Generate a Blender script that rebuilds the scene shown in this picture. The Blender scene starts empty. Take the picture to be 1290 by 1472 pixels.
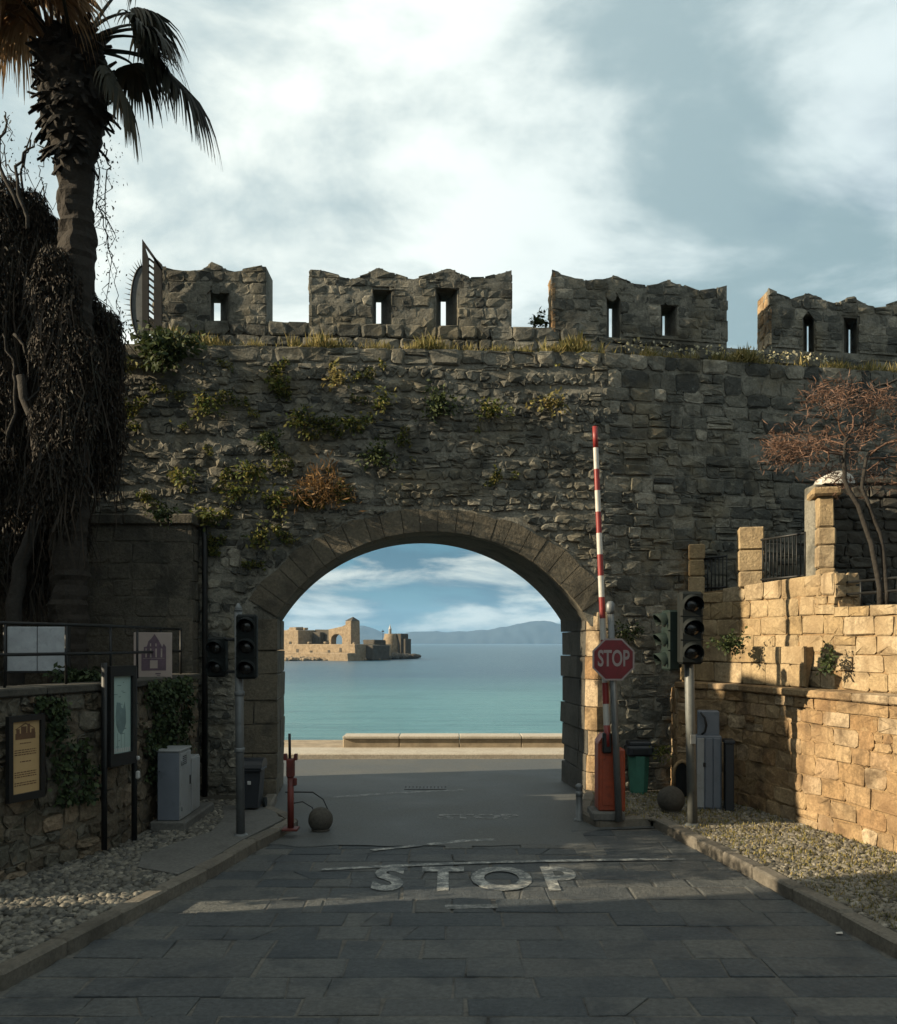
import bpy, math, random
import numpy as np
from mathutils import Vector, Matrix, noise

R = math.radians
scene = bpy.context.scene
col = scene.collection
rng = random.Random(11)

# ------------------------------------------------------------------ camera, world, sun, exposure
FPX, CX, HY, CAMH = 1300.0, 645.0, 925.0, 2.5
cam_data = bpy.data.cameras.new('camera')
cam = bpy.data.objects.new('camera', cam_data)
col.objects.link(cam)
cam.location = (0, 0, CAMH)
cam.rotation_euler = (R(90), 0, 0)
cam_data.sensor_fit = 'HORIZONTAL'
cam_data.sensor_width = 36
cam_data.lens = 36 * FPX / 1290
cam_data.shift_y = (HY - 736) / 1290
cam_data.clip_start = 0.05
cam_data.clip_end = 30000
scene.camera = cam

SUN_AZ, SUN_EL = R(11), R(20)          # sun stands to the left, 11 degrees towards the camera
S = Vector((-math.cos(SUN_EL) * math.cos(SUN_AZ), -math.cos(SUN_EL) * math.sin(SUN_AZ), math.sin(SUN_EL)))
sun_l = bpy.data.lights.new('sun', 'SUN')
sun_l.energy = 5.0
sun_l.angle = R(0.5)
sun_l.color = (1.0, 0.83, 0.58)
sun = bpy.data.objects.new('sun', sun_l)
col.objects.link(sun)
sun.rotation_euler = S.to_track_quat('Z', 'Y').to_euler()
sun.location = (-40, -10, 30)

scene.view_settings.view_transform = 'Standard'
scene.view_settings.look = 'None'
scene.view_settings.exposure = 1.25
scene.view_settings.gamma = 1.0
scene.view_settings.use_curve_mapping = False
scene.render.engine = 'CYCLES'
scene.cycles.use_denoising = True
scene.cycles.max_bounces = 6
scene.cycles.volume_bounces = 0
scene.cycles.sample_clamp_indirect = 6

world = bpy.data.worlds.new('World')
scene.world = world
world.use_nodes = True
nt = world.node_tree
nt.nodes.clear()


class NT:
    """tiny node helper"""
    def __init__(self, tree):
        self.t = tree

    def n(self, kind, **kw):
        nd = self.t.nodes.new(kind)
        for k, v in kw.items():
            setattr(nd, k, v)
        return nd

    def l(self, a, b):
        self.t.links.new(a, b)

    def val(self, sock, v):
        if hasattr(v, 'is_linked') or isinstance(v, bpy.types.NodeSocket):
            self.l(v, sock)
        else:
            sock.default_value = v

    def math(self, op, a, b=None, c=None, clamp=False):
        nd = self.n('ShaderNodeMath', operation=op, use_clamp=clamp)
        self.val(nd.inputs[0], a)
        if b is not None:
            self.val(nd.inputs[1], b)
        if c is not None:
            self.val(nd.inputs[2], c)
        return nd.outputs[0]

    def noise(self, vec, scale, detail=4, rough=0.55, dist=0.0):
        nd = self.n('ShaderNodeTexNoise')
        nd.inputs['Scale'].default_value = scale
        nd.inputs['Detail'].default_value = detail
        nd.inputs['Roughness'].default_value = rough
        nd.inputs['Distortion'].default_value = dist
        if vec is not None:
            self.l(vec, nd.inputs['Vector'])
        return nd.outputs['Fac']

    def ramp(self, fac, stops, interp='LINEAR'):
        nd = self.n('ShaderNodeValToRGB')
        cr = nd.color_ramp
        cr.interpolation = interp
        while len(cr.elements) > 1:
            cr.elements.remove(cr.elements[-1])
        cr.elements[0].position = stops[0][0]
        c = stops[0][1]
        cr.elements[0].color = (*c, 1) if len(c) == 3 else c
        for p, c in stops[1:]:
            e = cr.elements.new(p)
            e.color = (*c, 1) if len(c) == 3 else c
        self.l(fac, nd.inputs[0])
        return nd.outputs[0]

    def mix(self, fac, a, b, blend='MIX'):
        nd = self.n('ShaderNodeMix', data_type='RGBA', blend_type=blend)
        self.val(nd.inputs[0], fac)
        for s, v in ((nd.inputs[6], a), (nd.inputs[7], b)):
            if isinstance(v, tuple):
                s.default_value = (*v, 1) if len(v) == 3 else v
            else:
                self.l(v, s)
        return nd.outputs[2]

    def sstep(self, x, lo, hi):
        nd = self.n('ShaderNodeMapRange', interpolation_type='SMOOTHSTEP')
        self.l(x, nd.inputs[0])
        nd.inputs[1].default_value = lo
        nd.inputs[2].default_value = hi
        return nd.outputs[0]

    def mapping(self, vec, scale=(1, 1, 1), loc=(0, 0, 0), rot=(0, 0, 0)):
        nd = self.n('ShaderNodeMapping')
        self.l(vec, nd.inputs[0])
        nd.inputs['Scale'].default_value = scale
        nd.inputs['Location'].default_value = loc
        nd.inputs['Rotation'].default_value = rot
        return nd.outputs[0]


def build_world():
    h = NT(nt)
    tc = h.n('ShaderNodeTexCoord').outputs['Generated']
    nrm = h.n('ShaderNodeVectorMath', operation='NORMALIZE')
    h.l(tc, nrm.inputs[0])
    d = nrm.outputs[0]
    sep = h.n('ShaderNodeSeparateXYZ')
    h.l(d, sep.inputs[0])
    zc = h.math('MAXIMUM', sep.outputs[2], 0.0)
    zz = h.math('ADD', zc, 0.16)
    px = h.math('DIVIDE', sep.outputs[0], zz)
    py = h.math('DIVIDE', sep.outputs[1], zz)
    cmb = h.n('ShaderNodeCombineXYZ')
    h.l(px, cmb.inputs[0])
    h.l(py, cmb.inputs[1])
    plane = cmb.outputs[0]
    sky = h.n('ShaderNodeTexSky', sky_type='NISHITA')
    sky.sun_disc = False
    sky.sun_elevation = SUN_EL
    # Nishita rotation 0 puts the sun at +Y and turns clockwise seen from above
    sky.sun_rotation = math.atan2(S.x, S.y)
    sky.air_density = 1.0
    sky.dust_density = 1.2
    sky.ozone_density = 1.5
    base = h.mix(1.0, sky.outputs[0], (0.80, 1.0, 1.02), 'MULTIPLY')
    # closeness to the sun: thin cloud glows round it
    dot = h.n('ShaderNodeVectorMath', operation='DOT_PRODUCT')
    h.l(d, dot.inputs[0])
    dot.inputs[1].default_value = S
    glow = h.sstep(dot.outputs['Value'], -0.55, 0.45)
    # broad cloud sheet
    n1 = h.noise(h.mapping(plane, (1.0, 1.25, 1), CLOUD_LOC), 0.85, 7, 0.52, 0.25)
    n2 = h.noise(h.mapping(plane, (1.0, 1.25, 1), CLOUD_LOC2), 1.15, 8, 0.56, 0.35)
    cov_hi = h.sstep(n1, 0.20, 0.42)
    low = h.sstep(sep.outputs[2], 0.26, 0.10)           # towards the horizon the sheet breaks up
    # near the horizon clouds lie as flat banks
    az = h.math('ARCTAN2', sep.outputs[0], sep.outputs[1])
    cb = h.n('ShaderNodeCombineXYZ')
    h.l(az, cb.inputs[0])
    h.l(h.math('MULTIPLY', sep.outputs[2], 4.2), cb.inputs[1])
    bank = h.mapping(cb.outputs[0], (1, 1, 1), BANK_LOC)
    n3 = h.noise(bank, 5.0, 8, 0.58, 0.3)
    cov_lo = h.sstep(n3, 0.38, 0.54)
    cov = h.mix(low, cov_hi, cov_lo)
    # cloud colour: white where thin and towards the sun, blue grey where thick
    thick_hi = h.sstep(n2, 0.42, 0.60)
    n4 = h.noise(h.mapping(bank, (1, 1, 1), (3.1, 0.06, 1)), 5.5, 8, 0.58, 0.3)
    thick_lo = h.sstep(n4, 0.42, 0.60)
    thick = h.mix(low, thick_hi, thick_lo)
    white = h.mix(glow, (8.0, 9.1, 9.4), (13.0, 13.1, 12.0))
    grey_hi = h.mix(glow, (3.3, 4.6, 5.0), (5.8, 6.9, 7.1))
    grey = h.mix(low, grey_hi, (.80, 1.9, 2.6))
    white = h.mix(low, white, (7.9, 8.2, 7.5))
    ccol = h.mix(thick, white, grey)
    skyb = h.mix(low, base, h.mix(0.75, base, (.75, 2.6, 3.7)))
    skyc = h.mix(cov, skyb, ccol)
    # pale band on the horizon itself
    hz = h.sstep(sep.outputs[2], 0.03, 0.0)
    skyc = h.mix(h.math('MULTIPLY', hz, 0.6), skyc, (1.9, 3.6, 4.5))
    skyc = h.mix(1.0, skyc, (.78, .80, .80), 'MULTIPLY')
    bg = h.n('ShaderNodeBackground')
    h.l(skyc, bg.inputs[0])
    bg.inputs[1].default_value = 0.050
    out = h.n('ShaderNodeOutputWorld')
    h.l(bg.outputs[0], out.inputs[0])


CLOUD_LOC = (0.35, 0.2, 0)
CLOUD_LOC2 = (7.7, 2.2, 0.9)
BANK_LOC = (0.62, 0.13, 0)
build_world()


# ------------------------------------------------------------------ helpers
def at(px, py, Y):
    """point of the place seen at photo pixel (px, py) when it stands Y metres away"""
    return Vector(((px - CX) / FPX * Y, Y, CAMH - (py - HY) / FPX * Y))


def in_view(p, m=0):
    if p[1] < 0.5:
        return False
    px = CX + p[0] / p[1] * FPX
    py = HY - (p[2] - CAMH) / p[1] * FPX
    return -m < px < 1290 + m and -m < py < 1472 + m


def tag(o, label=None, cat=None, group=None, kind=None):
    if label:
        o['label'] = label
    if cat:
        o['category'] = cat
    if group:
        o['group'] = group
    if kind:
        o['kind'] = kind
    return o


def empty(name, loc=(0, 0, 0), rz=0.0, parent=None):
    o = bpy.data.objects.new(name, None)
    col.objects.link(o)
    o.location = loc
    o.rotation_euler = (0, 0, rz)
    o.empty_display_size = 0.2
    o.parent = parent
    return o


def link_mesh(name, me, parent=None, loc=(0, 0, 0)):
    o = bpy.data.objects.new(name, me)
    col.objects.link(o)
    o.location = loc
    o.parent = parent
    return o


class MB:
    """collects faces for ONE mesh"""
    def __init__(self):
        self.v, self.f, self.t, self.sm = [], [], [], []

    def add(self, verts, faces, tone=0.5, smooth=False):
        b = len(self.v)
        self.v.extend([tuple(p) for p in verts])
        self.t.extend([tone] * len(verts))
        for f in faces:
            self.f.append(tuple(b + i for i in f))
            self.sm.append(smooth)

    def box(self, c, s, bev=0.008, rot=None, tone=0.5):
        """chamfered box, centre c, full size s"""
        hx, hy, hz = s[0] / 2, s[1] / 2, s[2] / 2
        b = min(bev, hx * 0.6, hy * 0.6, hz * 0.6)
        V, idx = [], {}
        for sx in (-1, 1):
            for sy in (-1, 1):
                for sz in (-1, 1):
                    for a in range(3):
                        p = [sx * (hx - b), sy * (hy - b), sz * (hz - b)]
                        p[a] += (sx, sy, sz)[a] * b
                        idx[(sx, sy, sz, a)] = len(V)
                        V.append(Vector(p))
        F = []
        for a in range(3):
            o1, o2 = [(1, 2), (2, 0), (0, 1)][a]
            for sg in (-1, 1):
                q = []
                for u, w in ((-1, -1), (1, -1), (1, 1), (-1, 1)):
                    k = [0, 0, 0]
                    k[a], k[o1], k[o2] = sg, u, w
                    q.append(idx[(*k, a)])
                F.append(q if sg > 0 else q[::-1])
        for a in range(3):
            o1, o2 = [(1, 2), (2, 0), (0, 1)][a]
            for u in (-1, 1):
                for w in (-1, 1):
                    k0, k1 = [0, 0, 0], [0, 0, 0]
                    k0[a], k1[a] = -1, 1
                    k0[o1] = k1[o1] = u
                    k0[o2] = k1[o2] = w
                    q = [idx[(*k0, o1)], idx[(*k1, o1)], idx[(*k1, o2)], idx[(*k0, o2)]]
                    F.append(q if u * w < 0 else q[::-1])
        for sx in (-1, 1):
            for sy in (-1, 1):
                for sz in (-1, 1):
                    t = [idx[(sx, sy, sz, a)] for a in range(3)]
                    F.append(t if sx * sy * sz > 0 else t[::-1])
        c = Vector(c)
        if rot is not None:
            V = [rot @ p + c for p in V]
        else:
            V = [p + c for p in V]
        self.add(V, F, tone)
        return self

    def tube(self, pts, rad, n=8, tone=0.5, cap=True, smooth=True):
        pts = [Vector(p) for p in pts]
        if not isinstance(rad, (list, tuple)):
            rad = [rad] * len(pts)
        V, F = [], []
        d0 = (pts[1] - pts[0]).normalized()
        up = Vector((0, 0, 1)) if abs(d0.z) < 0.9 else Vector((1, 0, 0))
        nrm = (up - d0 * up.dot(d0)).normalized()
        for i, p in enumerate(pts):
            if i == 0:
                d = d0
            elif i == len(pts) - 1:
                d = (pts[i] - pts[i - 1]).normalized()
            else:
                d = (pts[i + 1] - pts[i - 1]).normalized()
            nrm = (nrm - d * nrm.dot(d))
            if nrm.length < 1e-6:
                nrm = d.orthogonal()
            nrm.normalize()
            bn = d.cross(nrm)
            for k in range(n):
                a = 2 * math.pi * k / n
                V.append(p + (nrm * math.cos(a) + bn * math.sin(a)) * rad[i])
        for i in range(len(pts) - 1):
            for k in range(n):
                F.append((i * n + k, i * n + (k + 1) % n, (i + 1) * n + (k + 1) % n, (i + 1) * n + k))
        self.add(V, F, tone, smooth)
        if cap and n > 3:
            b = len(self.v) - len(V)
            self.f.append(tuple(b + k for k in range(n))[::-1])
            self.sm.append(False)
            e = b + (len(pts) - 1) * n
            self.f.append(tuple(e + k for k in range(n)))
            self.sm.append(False)
        return self

    def lathe(self, prof, n=20, c=(0, 0, 0), tone=0.5, smooth=True, sq=1.0):
        """prof: (radius, z) pairs from bottom to top"""
        c = Vector(c)
        V, F = [], []
        for r, z in prof:
            for k in range(n):
                a = 2 * math.pi * k / n
                V.append(c + Vector((r * math.cos(a), r * math.sin(a) * sq, z)))
        for i in range(len(prof) - 1):
            for k in range(n):
                F.append((i * n + k, i * n + (k + 1) % n, (i + 1) * n + (k + 1) % n, (i + 1) * n + k))
        F.append(tuple(range(n))[::-1])
        F.append(tuple((len(prof) - 1) * n + k for k in range(n)))
        self.add(V, F, tone, False)
        k = len(self.sm)
        for j in range(k - len(F), k - 2):
            self.sm[j] = smooth
        return self

    def prism(self, poly, o0, o1, F3, tone=0.5):
        """2D polygon extruded between o0 and o1 through mapping F3(a, b, o)"""
        n = len(poly)
        V = [F3(a, b, o0) for a, b in poly] + [F3(a, b, o1) for a, b in poly]
        F = [tuple(range(n))[::-1], tuple(range(n, 2 * n))]
        F += [(i, (i + 1) % n, n + (i + 1) % n, n + i) for i in range(n)]
        self.add(V, F, tone)
        return self

    def build(self, name, mat, parent=None, loc=(0, 0, 0), recenter=False):
        me = bpy.data.meshes.new(name)
        v = self.v
        if recenter:
            c = Vector(np.mean(np.array(v), axis=0))
            v = [tuple(Vector(p) - c) for p in v]
            loc = Vector(loc) + c
        me.from_pydata(v, [], self.f)
        a = me.attributes.new('tone', 'FLOAT', 'POINT')
        a.data.foreach_set('value', self.t)
        me.polygons.foreach_set('use_smooth', self.sm)
        if mat is not None:
            me.materials.append(mat)
        me.update()
        return link_mesh(name, me, parent, loc)


def quads_mesh(name, V, mat, tones=None, parent=None, loc=(0, 0, 0)):
    """V: (n, k, 3) array, each row its own polygon with k corners"""
    V = np.asarray(V, dtype=np.float32)
    n, k, _ = V.shape
    me = bpy.data.meshes.new(name)
    me.vertices.add(n * k)
    me.vertices.foreach_set('co', V.reshape(-1))
    me.loops.add(n * k)
    me.loops.foreach_set('vertex_index', np.arange(n * k, dtype=np.int32))
    me.polygons.add(n)
    me.polygons.foreach_set('loop_start', np.arange(0, n * k, k, dtype=np.int32))
    me.polygons.foreach_set('loop_total', np.full(n, k, dtype=np.int32))
    me.update(calc_edges=True)
    a = me.attributes.new('tone', 'FLOAT', 'POINT')
    if tones is None:
        tones = np.random.default_rng(n).random(n)
    a.data.foreach_set('value', np.repeat(np.asarray(tones, dtype=np.float32), k))
    me.materials.append(mat)
    me.validate()
    return link_mesh(name, me, parent, loc)


def leaf_quads(P, size, g, aspect=0.5, up=0.0, dirs=None):
    """diamond leaves at points P"""
    n = len(P)
    D = g.normal(size=(n, 3)) if dirs is None else dirs + g.normal(size=(n, 3)) * 0.35
    D[:, 2] += up
    D /= np.linalg.norm(D, axis=1, keepdims=True)
    A = g.normal(size=(n, 3))
    B = np.cross(D, A)
    B /= np.linalg.norm(B, axis=1, keepdims=True)
    L = (size * (0.6 + 0.8 * g.random(n)))[:, None]
    N = np.cross(D, B)
    mid = P + D * L * 0.5 + N * L * 0.08
    return np.stack([P, mid + B * L * aspect * 0.5, P + D * L, mid - B * L * aspect * 0.5], axis=1)


# ------------------------------------------------------------------ materials
MATS = {}
KK = 0.54                                      # base colours dimmed to keep shade deep under the raised exposure


def dim(c, k):
    return tuple(x * k for x in c)


def new_mat(name):
    m = bpy.data.materials.new(name)
    m.use_nodes = True
    m.node_tree.nodes.clear()
    h = NT(m.node_tree)
    bs = h.n('ShaderNodeBsdfPrincipled')
    out = h.n('ShaderNodeOutputMaterial')
    h.l(bs.outputs[0], out.inputs[0])
    MATS[name] = m
    return m, h, bs


def set_spec(bs, v):
    bs.inputs['Specular IOR Level'].default_value = v


def stone_mat(name, cols, rough=0.92, stain=(0.05, 0.045, 0.035), stain_amt=0.55, bump=0.5, lichen=None, fine=26, streak=False, ochre=None, kk=KK, con=(.62, 1.28)):
    m, h, bs = new_mat(name)
    cols = [dim(c, kk) for c in cols]
    stain = dim(stain, kk)
    lichen = dim(lichen, kk) if lichen else None
    ochre = dim(ochre, kk) if ochre else None
    tone = h.n('ShaderNodeAttribute', attribute_name='tone').outputs['Fac']
    pos = h.n('ShaderNodeNewGeometry').outputs['Position']
    nb = h.noise(pos, 2.3, 5, 0.6, 0.3)
    nf = h.noise(pos, fine, 6, 0.65)
    k = len(cols)
    base = h.ramp(tone, [(i / (k - 1), c) for i, c in enumerate(cols)])
    var = h.ramp(nf, [(0.25, (con[0],) * 3), (0.75, (con[1],) * 3)])
    c = h.mix(1.0, base, var, 'MULTIPLY')
    if ochre:
        no = h.noise(pos, 1.1, 4, 0.6, 0.5)
        c = h.mix(h.math('MULTIPLY', h.sstep(no, 0.48, 0.68), 0.75), c, ochre)
    if streak:
        vs = h.noise(h.mapping(pos, (5.0, 5.0, 0.7)), 1.0, 4, 0.6, 0.4)
        c = h.mix(h.math('MULTIPLY', h.sstep(vs, 0.5, 0.72), 0.55), c, stain)
    c = h.mix(h.math('MULTIPLY', h.sstep(nb, 0.45, 0.70), stain_amt), c, stain)
    if lichen:
        nl = h.noise(pos, 9.0, 4, 0.7, 0.6)
        c = h.mix(h.math('MULTIPLY', h.sstep(nl, 0.6, 0.7), 0.6), c, lichen)
    h.l(c, bs.inputs['Base Color'])
    bs.inputs['Roughness'].default_value = rough
    set_spec(bs, 0.25)
    b1 = h.n('ShaderNodeBump')
    b1.inputs['Strength'].default_value = bump
    b1.inputs['Distance'].default_value = 0.03
    hh = h.math('ADD', h.math('MULTIPLY', h.noise(pos, 7.0, 5, 0.6), 1.0), h.math('MULTIPLY', h.noise(pos, 38.0, 5, 0.7), 0.45))
    h.l(hh, b1.inputs['Height'])
    h.l(b1.outputs[0], bs.inputs['Normal'])
    return m


def plain_mat(name, colr, rough=0.6, metal=0.0, var=0.25, scale=6.0, spec=0.4, bump=0.0, dirt=None, coat=0.0, kk=KK):
    m, h, bs = new_mat(name)
    colr = dim(colr, kk)
    dirt = dim(dirt, kk) if dirt else None
    pos = h.n('ShaderNodeNewGeometry').outputs['Position']
    nn = h.noise(pos, scale, 5, 0.65)
    lo = tuple(x * (1 - var) for x in colr)
    hi = tuple(min(1, x * (1 + var)) for x in colr)
    c = h.ramp(nn, [(0.3, lo), (0.7, hi)])
    if dirt:
        nd = h.noise(pos, scale * 2.3, 5, 0.7, 0.4)
        c = h.mix(h.math('MULTIPLY', h.sstep(nd, 0.52, 0.7), 0.6), c, dirt)
    h.l(c, bs.inputs['Base Color'])
    rr = h.ramp(nn, [(0.3, (rough * 0.85,) * 3), (0.7, (min(1, rough * 1.15),) * 3)])
    h.l(rr, bs.inputs['Roughness'])
    bs.inputs['Metallic'].default_value = metal
    bs.inputs['Coat Weight'].default_value = coat
    set_spec(bs, spec)
    if bump:
        b1 = h.n('ShaderNodeBump')
        b1.inputs['Strength'].default_value = bump
        b1.inputs['Distance'].default_value = 0.01
        h.l(h.noise(pos, scale * 8, 4, 0.6), b1.inputs['Height'])
        h.l(b1.outputs[0], bs.inputs['Normal'])
    return m


def leaf_mat(name, cols, rough=0.7, trans=0.0, kk=.8):
    m, h, bs = new_mat(name)
    cols = [dim(c, kk) for c in cols]
    tone = h.n('ShaderNodeAttribute', attribute_name='tone').outputs['Fac']
    k = len(cols)
    c = h.ramp(tone, [(i / (k - 1), cc) for i, cc in enumerate(cols)])
    h.l(c, bs.inputs['Base Color'])
    bs.inputs['Roughness'].default_value = rough
    set_spec(bs, 0.2)
    if trans:
        tr = h.n('ShaderNodeBsdfTranslucent')
        h.l(c, tr.inputs[0])
        mx = h.n('ShaderNodeMixShader')
        mx.inputs[0].default_value = trans
        h.l(bs.outputs[0], mx.inputs[1])
        h.l(tr.outputs[0], mx.inputs[2])
        out = [n for n in m.node_tree.nodes if n.type == 'OUTPUT_MATERIAL'][0]
        h.l(mx.outputs[0], out.inputs[0])
    return m


GATE = stone_mat('gate_stone', [(.040, .041, .037), (.102, .099, .083), (.160, .150, .120), (.064, .066, .058), (.24, .222, .178)],
                 stain=(.026, .027, .024), stain_amt=.65, bump=1.0, lichen=(.18, .175, .14), ochre=(.128, .110, .074), kk=1.0, streak=True, con=(.5, 1.4))
MORTAR = stone_mat('mortar', [(.125, .12, .10), (.19, .18, .15)], stain=(.032, .032, .026), stain_amt=.75, bump=1.0, kk=1.0, ochre=(.13, .113, .08), con=(.5, 1.4))
ARCHS = stone_mat('arch_stone', [(.115, .100, .074), (.130, .113, .083), (.122, .105, .077), (.138, .120, .088)], stain=(.045, .042, .034), stain_amt=.75, bump=1.0, kk=.78, con=(.55, 1.35))
JAMB = stone_mat('jamb_stone', [(.16, .125, .08), (.26, .20, .12), (.20, .155, .095)], stain=(.07, .055, .035), bump=.9)
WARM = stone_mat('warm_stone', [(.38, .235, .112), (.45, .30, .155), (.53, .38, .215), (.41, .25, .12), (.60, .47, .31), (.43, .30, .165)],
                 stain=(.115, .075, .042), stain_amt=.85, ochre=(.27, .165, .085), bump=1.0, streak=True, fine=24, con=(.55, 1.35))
PALEW = stone_mat('pale_warm_stone', [(.46, .33, .175), (.54, .41, .24), (.60, .47, .30), (.49, .35, .18)],
                  stain=(.20, .14, .08), stain_amt=.6, ochre=(.40, .285, .16), bump=1.0, streak=True, fine=24, con=(.6, 1.3))
WARMJ = stone_mat('warm_joint', [(.36, .235, .115), (.44, .30, .16)], stain=(.13, .08, .04), bump=1.0, con=(.55, 1.35))
LEFTS = stone_mat('left_stone', [(.066, .055, .040), (.125, .098, .066), (.105, .088, .064), (.085, .080, .064), (.19, .14, .092)],
                  stain=(.03, .03, .02), stain_amt=.6, bump=1.0, lichen=(.045, .058, .028), kk=.98, con=(.5, 1.4))
BUTT = stone_mat('buttress_stone', [(.085, .079, .064), (.145, .130, .100), (.11, .10, .08), (.18, .155, .115)], stain=(.026, .027, .022), stain_amt=.75, bump=1.0, con=(.5, 1.4), lichen=(.05, .06, .03))
DARKS = stone_mat('shaded_rubble', [(.07, .065, .055), (.12, .11, .09), (.095, .09, .075)], stain=(.03, .03, .025), bump=.8)  # darkened: shade of the passage side and back wall put into the colour
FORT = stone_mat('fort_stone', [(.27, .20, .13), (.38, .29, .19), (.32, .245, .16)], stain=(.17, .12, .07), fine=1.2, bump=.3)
FORTD = stone_mat('fort_dark_shade_stone', [(.085, .075, .062), (.12, .105, .082)], stain=(.08, .07, .05), fine=1.2, bump=.3)  # dark copy of the fort stone, shade of unlit faces put into the colour
PAVER = stone_mat('paver_stone', [(.066, .079, .088), (.100, .110, .113), (.145, .148, .138), (.082, .093, .101), (.122, .125, .119)], rough=.72, stain=(.042, .052, .062), stain_amt=.65, bump=.9, fine=22, con=(.55, 1.4))
JOINT = stone_mat('paver_joint', [(.14, .135, .12), (.20, .19, .17)], rough=.95, stain=(.024, .025, .026), stain_amt=1.0, bump=.6)
KERB = stone_mat('kerb_stone', [(.15, .135, .11), (.24, .215, .175), (.19, .17, .14)], stain=(.07, .062, .05), bump=.5)
PEBBLE = stone_mat('pebble', [(.065, .065, .060), (.155, .148, .126), (.26, .24, .195), (.10, .10, .095), (.38, .35, .28)], rough=.7, stain=(.09, .085, .07), stain_amt=.3, bump=.2)
PEBBLER = stone_mat('sunlit_pebble', [(.105, .095, .075), (.19, .172, .135), (.30, .27, .21), (.15, .138, .115), (.42, .38, .31)], rough=.7, stain=(.10, .085, .05), stain_amt=.35, bump=.2)  # paler, warmer copy: sunlight on the right gravel put into the colour
BED = stone_mat('pebble_bed', [(.075, .068, .056), (.10, .092, .075)], stain=(.05, .055, .03), bump=.7)
CONC = stone_mat('concrete', [(.15, .148, .138), (.19, .185, .17)], stain=(.09, .088, .08), bump=.3)
SOIL = stone_mat('soil', [(.085, .07, .05), (.12, .10, .07)], stain=(.05, .045, .03), bump=.8)
QUAY = stone_mat('quay_stone', [(.42, .33, .22), (.50, .41, .29)], stain=(.28, .21, .14), stain_amt=.5, bump=.2, fine=4)
QUAYW = stone_mat('quay_coping', [(.58, .52, .42), (.66, .60, .50)], stain=(.40, .34, .26), stain_amt=.4, bump=.2)
BALL = stone_mat('ball_stone', [(.080, .074, .062), (.105, .096, .080)], stain=(.06, .055, .045), bump=.6)


def asphalt_mat():
    m, h, bs = new_mat('asphalt')
    pos = h.n('ShaderNodeNewGeometry').outputs['Position']
    nb = h.noise(pos, 0.7, 5, 0.6, 0.4)
    nf = h.noise(pos, 42, 4, 0.8)
    c = h.ramp(nb, [(0.28, (.026, .033, .038)), (0.5, (.046, .053, .056)), (0.62, (.060, .065, .064)), (0.78, (.085, .088, .083))])
    c = h.mix(0.35, c, h.ramp(nf, [(0.32, (.010, .011, .012)), (0.68, (.15, .147, .135))]))
    # straight patch seams worn into the surface
    wv = h.noise(h.mapping(pos, (0.35, 3.0, 1)), 1.0, 3, 0.5, 0.2)
    c = h.mix(h.math('MULTIPLY', h.sstep(wv, 0.6, 0.68), 0.3), c, (.07, .069, .063))
    h.l(c, bs.inputs['Base Color'])
    h.l(h.ramp(nb, [(0.3, (.62, .62, .62)), (0.7, (.85, .85, .85))]), bs.inputs['Roughness'])
    set_spec(bs, 0.3)
    b1 = h.n('ShaderNodeBump')
    b1.inputs['Strength'].default_value = 0.4
    b1.inputs['Distance'].default_value = 0.006
    h.l(h.noise(pos, 90, 3, 0.7), b1.inputs['Height'])
    h.l(b1.outputs[0], bs.inputs['Normal'])
    return m


ASPH = asphalt_mat()


def paint_mat(name, colr, under, lo, hi, rough=.7):
    m, h, bs = new_mat(name)
    pos = h.n('ShaderNodeNewGeometry').outputs['Position']
    n1 = h.noise(pos, 7, 6, 0.7, 0.3)
    n2 = h.noise(pos, 45, 4, 0.7)
    f = h.sstep(h.math('ADD', h.math('MULTIPLY', n1, .65), h.math('MULTIPLY', n2, .35)), lo, hi)
    h.l(h.mix(f, colr, under), bs.inputs['Base Color'])
    bs.inputs['Roughness'].default_value = rough
    set_spec(bs, .25)
    return m


PAINT = paint_mat('worn_road_paint', (.36, .36, .33), (.065, .071, .073), .33, .57)
PAINT2 = paint_mat('faded_road_paint', (.20, .20, .19), (.055, .059, .058), .38, .56)

REDP = plain_mat('red_paint', (.36, .062, .020), .55, var=.3, dirt=(.12, .02, .012))
REDD = plain_mat('dark_red_paint', (.15, .022, .014), .6, var=.3, dirt=(.06, .014, .01))
BOOMR = plain_mat('boom_red', (.30, .03, .026), .45, var=.15)
BOOMW = plain_mat('boom_white', (.66, .63, .57), .45, var=.1, dirt=(.5, .47, .4))
SIGNR = plain_mat('sign_red', (.20, .012, .018), .4, var=.25, scale=9, dirt=(.11, .009, .012))
SIGNW = plain_mat('sign_white', (.40, .33, .32), .5, var=.12)
GALV = plain_mat('grey_metal', (.20, .215, .22), .5, .35, var=.2, dirt=(.11, .11, .10))
POLEP = plain_mat('pole_paint', (.17, .18, .17), .55, .1, var=.2, dirt=(.09, .085, .07))
BLACKP = plain_mat('black_plastic', (.013, .017, .017), .75, var=.2, spec=.15)
GREENP = plain_mat('dark_green_plastic', (.013, .026, .022), .7, var=.2, spec=.18)
LENS = plain_mat('dark_lens', (.02, .018, .017), .2, var=.3, spec=.5)
IRON = plain_mat('black_iron', (.013, .015, .016), .55, .2, var=.3, scale=12, dirt=(.03, .02, .014))
CABG = plain_mat('cabinet_grey', (.36, .375, .38), .5, var=.1, scale=2.5, dirt=(.24, .24, .22))
CABB = plain_mat('cabinet_bluegrey', (.17, .195, .235), .5, var=.12, scale=2.5, dirt=(.10, .115, .13))
BING = plain_mat('bin_green', (.065, .235, .165), .55, var=.2, scale=4, dirt=(.03, .10, .075))
BIND = plain_mat('bin_dark', (.015, .019, .026), .5, var=.25, spec=.4)
WHITEW = plain_mat('white_plaster', (.70, .67, .60), .85, var=.12, scale=3, dirt=(.45, .40, .32), bump=.3)
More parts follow.
